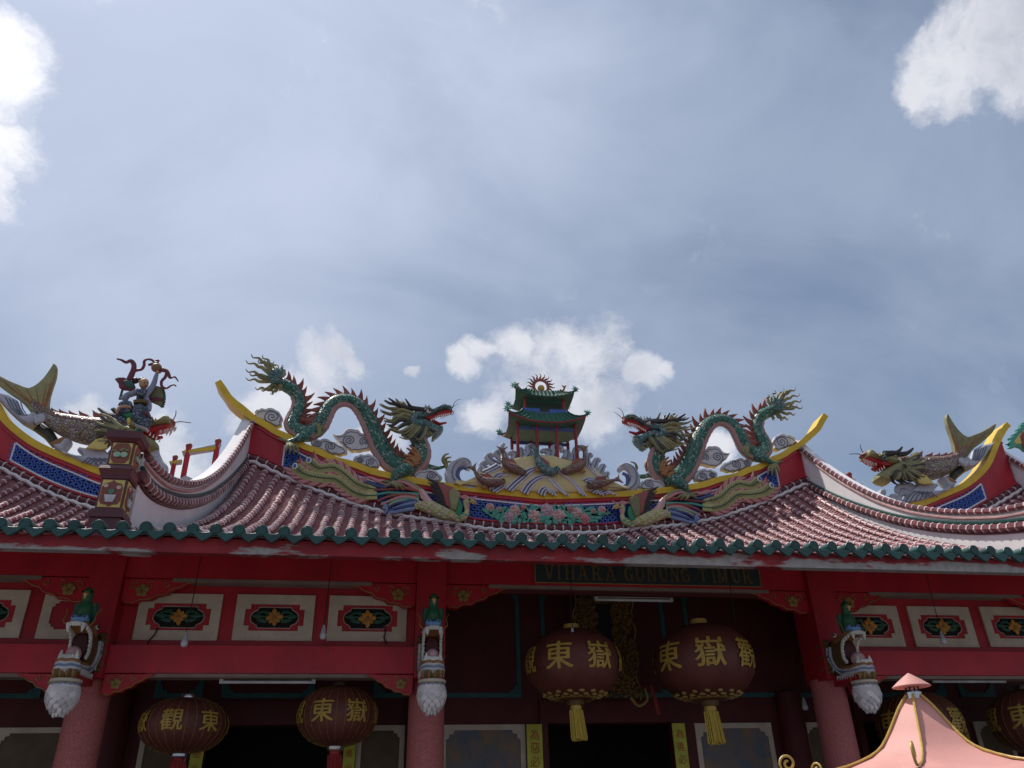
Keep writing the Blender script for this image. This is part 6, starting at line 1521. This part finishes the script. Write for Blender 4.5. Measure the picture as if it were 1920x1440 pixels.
# ---------------- carved gilded plaque hanging before the inner wall
def plaque():
    Y = 2.55
    t = thing('carved_plaque', 'gilded carved plaque with openwork border hanging between the large lanterns', 'plaque', at(1140, 1300, Y))
    corners = [at(1072, 1118, Y), at(1200, 1118, Y), at(1216, 1300, Y), at(1130, 1262, Y)]
    a, b = at(1078, 1118, Y), at(1196, 1305, Y)
    x0, x1, z1, z0 = a.x, b.x, a.z, b.z
    mb = MB(); mb.box((x0+.10, Y+.04, z0+.15), (x1-.06, Y+.07, z1)); mb.build('backboard', 'gold_carved', t)
    mb = MB(); mb.box((x0+.26, Y+.0, z0+.36), (x1-.26, Y+.035, z1-.1)); mb.build('tablet', 'black', t)
    rnd = random.Random(3)
    for k in range(260):
        q = rnd.random()
        side_ = rnd.choice((0, 0, 1, 1, 2))
        if side_ == 0: x = x0+rnd.uniform(0, .24); z = z0+rnd.random()*(z1-z0)
        elif side_ == 1: x = x1-rnd.uniform(0, .24); z = z0+rnd.random()*(z1-z0)
        else: x = x0+rnd.random()*(x1-x0); z = z0+rnd.uniform(-.06, .26)
        r = rnd.uniform(.03, .06); ph = rnd.uniform(0, 6); n = rnd.choice((5, 7, 9))
        mb = MB(); mb.tube([(x+r*(1-i/n*.7)*math.cos(ph+i*.8), Y-rnd.uniform(0, .06), z+r*(1-i/n*.7)*math.sin(ph+i*.8)) for i in range(n)], [.018-.001*i for i in range(n)], 5); mb.build('carving', 'gold_carved', t)
    for xx in (x0-.02, x1+.02):
        mb = MB(); mb.tube([(xx+.025*math.sin(i*.9), Y-.02, z0-.05+(z1-z0+.05)*i/24) for i in range(25)], .009, 5); mb.build('gilt_edge', 'gold_dull', t)
    mb = MB(); strand(mb, [(x1-.1, Y-.03, z0-.02), (x1-.02, Y-.05, z0-.12), (x1+.1, Y-.05, z0-.05), (x1+.08, Y-.05, z0+.08)], .02, .012); mb.build('gilt_edge', 'gold_dull', t)
    mb = MB(); mb.tube([(x1+.16, Y-.05, z0+.12), (x1+.2, Y-.05, z0-.05), (x1+.22, Y-.05, z0-.22)], [.012, .028, .03], 8); mb.build('tassel', 'tassel_red', t)
plaque()

# ---------------- couplets on yellow paper beside the doors
def couplet(px0, px1, pyt, chars, label, Y=YW-.075):
    x0, x1 = at(px0, pyt+30, Y).x, at(px1, pyt+30, Y).x; zt = at((px0+px1)/2, pyt, Y).z
    t = thing('couplet_strip', label, 'couplet', ((x0+x1)/2, Y, zt-1.6), 'yellow couplet strips beside the doors')
    mb = MB(); mb.box((x0, Y, zt-1.6), (x1, Y+.022, zt)); mb.build('strip', 'paper_yellow', t)
    w = (x1-x0)*.62; z = zt-.12
    for ch in chars:
        vs, fs = GS[ch]; mb = MB(); mb.add([((x0+x1)/2+u*w, Y-.002, z+v*w) for u, v in vs], fs, 0, False); mb.build('character', 'ink_red', t, recalc=False); z -= .148
couplet(988, 1017, 1358, '為惡必滅為善必昌', 'yellow couplet strip with red characters left of the middle door')
couplet(1263, 1287, 1356, '為善必昌為惡必滅', 'yellow couplet strip with red characters right of the middle door')
couplet(360, 384, 1366, '為惡必滅為善', 'yellow couplet strip behind the far left lantern')
couplet(645, 667, 1366, '為善必昌為惡', 'yellow couplet strip behind the lantern left of the middle column')
couplet(1800, 1822, 1366, '為惡必滅為善', 'yellow couplet strip behind the pink burner roof')

# ---------------- bulbs on wires, tube lamps
def bulb(px, py, Y, ztop, label):
    c = at(px, py, Y); t = thing('light_bulb', label, 'light bulb', (c.x, Y, c.z-.06), 'bare bulbs hanging under the eave')
    mb = MB(); mb.lathe((c.x, Y, c.z), [(.004, -.052), (.026, -.045), (.036, -.022), (.036, 0), (.03, .014)], 14); mb.build('globe', 'bulb', t)
    mb = MB(); mb.lathe((c.x, Y, c.z), [(.031, .0145), (.022, .06), (.014, .075), (.012, .10)], 14); mb.build('socket', 'wave_grey', t)
    mb = MB(); mb.tube([(c.x, Y, c.z+.09), (c.x+.012, Y, (c.z+ztop)/2), (c.x+.02, Y, ztop)], .005, 5); mb.build('wire', 'wire', t)
bulb(346, 1204, 1.45, 4.56, 'bare light bulb hanging before the left carved panel')
bulb(606, 1190, 1.45, 4.56, 'bare light bulb hanging between the two right panels of the left bay')
bulb(1074, 1195, 1.30, 4.50, 'bare light bulb in front of the left large lantern')
bulb(1384, 1208, 1.40, 4.54, 'bare light bulb in front of the right large lantern')
bulb(1768, 1200, 1.45, 4.56, 'bare light bulb before the carved panel at the right')
bulb(1509, 1324, 2.5, 4.1, 'bare light bulb deep in the porch beside the right column')
def tube_lamp(pxa, pya, pxb, pyb, Y, label):
    a, b = at(pxa, pya, Y), at(pxb, pyb, Y); z = (a.z+b.z)/2
    t = thing('tube_lamp', label, 'tube lamp', ((a.x+b.x)/2, Y, z-.04), 'unlit fluorescent tube lamps under the beams')
    mb = MB(); mb.box((a.x, Y-.03, z), (b.x, Y+.05, z+.045)); mb.build('batten', 'lamp_white', t)
    mb = MB(); mb.tube([(a.x+.03, Y-.02, z-.03), (b.x-.03, Y-.02, z-.03)], .016, 8); mb.build('tube', 'bulb', t)
    for x in (a.x+.02, b.x-.02):
        mb = MB(); mb.box((x-.02, Y-.035, z-.045), (x+.02, Y, z-.001)); mb.build('lamp_holder', 'lamp_white', t)
tube_lamp(413, 1272, 592, 1276, 1.86, 'white tube lamp under the lower beam of the left bay')
tube_lamp(1114, 1119, 1260, 1124, 1.86, 'white tube lamp under the beam of the middle bay')
tube_lamp(1745, 1272, 1882, 1275, 1.86, 'white tube lamp under the lower beam of the right bay')

# ---------------- pink roofed incense burner in the court
def burner():
    Yc = -2.85; c = at(1712, 1300, Yc); cx = c.x
    t = thing('incense_burner', 'pink roofed incense burner with gold ribs standing in the court', 'incense burner', (cx, Yc, 0))
    zf = lambda py: at(1712, py, Yc).z
    zt, zr = zf(1308), zf(1427)-.03
    a0 = math.radians(-129)
    cor = [a0+i*math.pi/3 for i in range(6)]
    RR = .80; zr = at(1475, 1466, Yc+.13).z
    secs = [(.047, 0.), (.108, .16), (.185, .42), (.255, .63), (.335, .76), (.48, .89), (.63, .96), (RR, 1.)]
    n = 6; m_ = 5; vs = []
    for r, q in secs:
        for i in range(n):
            p0 = Vector((math.cos(cor[i]), math.sin(cor[i]), 0)); p1 = Vector((math.cos(cor[(i+1) % n]), math.sin(cor[(i+1) % n]), 0))
            for j in range(m_):
                u = j/m_; p = p0.lerp(p1, u); lift = .02*(q**4)*(2*u-1)**2
                vs.append((cx+p.x*r, Yc+p.y*r, zt+(zr-zt)*q+lift))
    N_ = n*m_; k = len(secs)
    mb = MB(); mb.add(vs, [(a*N_+i, a*N_+(i+1) % N_, (a+1)*N_+(i+1) % N_, (a+1)*N_+i) for a in range(k-1) for i in range(N_)], 0)
    mb.add([(v[0], v[1], v[2]-.018) for v in vs[-N_:]]+[(cx+(v[0]-cx)*.5, Yc+(v[1]-Yc)*.5, zr-.02) for v in vs[-N_:]], [(i, (i+1) % N_, N_+(i+1) % N_, N_+i) for i in range(N_)], 1)
    rf = mb.build('roof', ['roof_pink', 'burner_dark'], t, ang=25, recalc=False)
    for i in range(n):
        pts = [Vector(vs[a*N_+i*m_])+Vector((0, 0, .012)) for a in range(k)]
        d = Vector((math.cos(cor[i]), math.sin(cor[i]), 0)); e = pts[-1]
        pts2 = pts+[e+d*.05+Vector((0, 0, .03))]
        # scroll at the corner
        cc = e+d*.02+Vector((0, 0, .062)); pts2 += [cc+(d*math.cos(q)+Vector((0, 0, 1))*math.sin(q))*(.050*(1-(q+.9)/11.5)) for q in [-.9+.5*w for w in range(19)]]
        mb = MB(); mb.tube(V3(spl([tuple(p) for p in pts2], 2)), .0075, 7); mb.build('rib', 'gold', rf)
    mb = MB(); mb.tube([Vector(v)+Vector((0, 0, -.012)) for v in vs[-N_:]]+[Vector(vs[-N_])+Vector((0, 0, -.012))], .012, 6); mb.build('rim', 'burner_dark', rf)
    mb = MB(); mb.lathe((cx, Yc, zt), [(.047, -.02), (.047, .028), (.040, .028)], 20); mb.build('neck', 'silver', t)
    zc = zf(1287)
    mb = MB(); mb.lathe((cx, Yc, zc), [(.108, -.004), (.108, .0), (.07, .030), (.033, .056), (.004, .075)], 28); mb.build('cap', 'roof_pink', t)
    for q in range(4):
        an = q*1.571+.6; mb = MB(); mb.tube([(cx+.036*math.cos(an), Yc+.036*math.sin(an), zt), (cx+.036*math.cos(an), Yc+.036*math.sin(an), zc+.02)], .006, 5); mb.build('cap_rod', 'wire', t)
    # frieze of small scrolls, drum and legs
    mb = MB(); mb.lathe((cx, Yc, 0), [(.26, .5), (.34, .7), (.38, 1.1), (.38, zr-.16), (.42, zr-.12), (.42, zr-.03)], 6); mb.build('drum', 'burner_dark', t)
    for i in range(6):
        for j in range(7):
            u = j/7; p0 = Vector((math.cos(cor[i]), math.sin(cor[i]), 0)); p1 = Vector((math.cos(cor[(i+1) % 6]), math.sin(cor[(i+1) % 6]), 0)); p = p0.lerp(p1, u+.07)
            mb = MB(); cc = Vector((cx+p.x*.62, Yc+p.y*.62, zr-.045)); tn = (p1-p0).normalized()
            mb.tube([cc+(tn*math.cos(q*.7)+Vector((0, 0, 1))*math.sin(q*.7))*.035*(1-q/12) for q in range(10)], .007, 5); mb.build('frieze_scroll', 'gold_dull' if j % 2 else 'burner_dark', t)
        a = Vector((cx+.48*math.cos(cor[i]), Yc+.48*math.sin(cor[i]), 0))
        mb = MB(); mb.tube([a, a+Vector((0, 0, zr))], .03, 10); mb.build('post', 'red', t)
    mb = MB(); mb.lathe((cx, Yc, 0), [(.75, 0), (.75, .12), (.6, .2), (.34, .5)], 6); mb.build('base', 'burner_dark', t)
burner()

# ---------------- loose cables on the panel wall
def cable(pts, Y, label):
    q = V3(spl([tuple(at(x, y, Y)) for x, y in pts], 5)); mb = MB(); mb.tube(q, .008, 5); o = mb.build('cable', 'wire'); tag(o, label, 'cable', 'loose cables on the carved panels')
cable([(296,1176),(290,1190),(282,1198),(276,1210)], 1.80, 'short black cable hanging from the leftmost carved panel of the left bay')
cable([(721,1174),(722,1188),(720,1196),(726,1208)], 1.80, 'short black cable hanging from the carved panel beside the middle column')
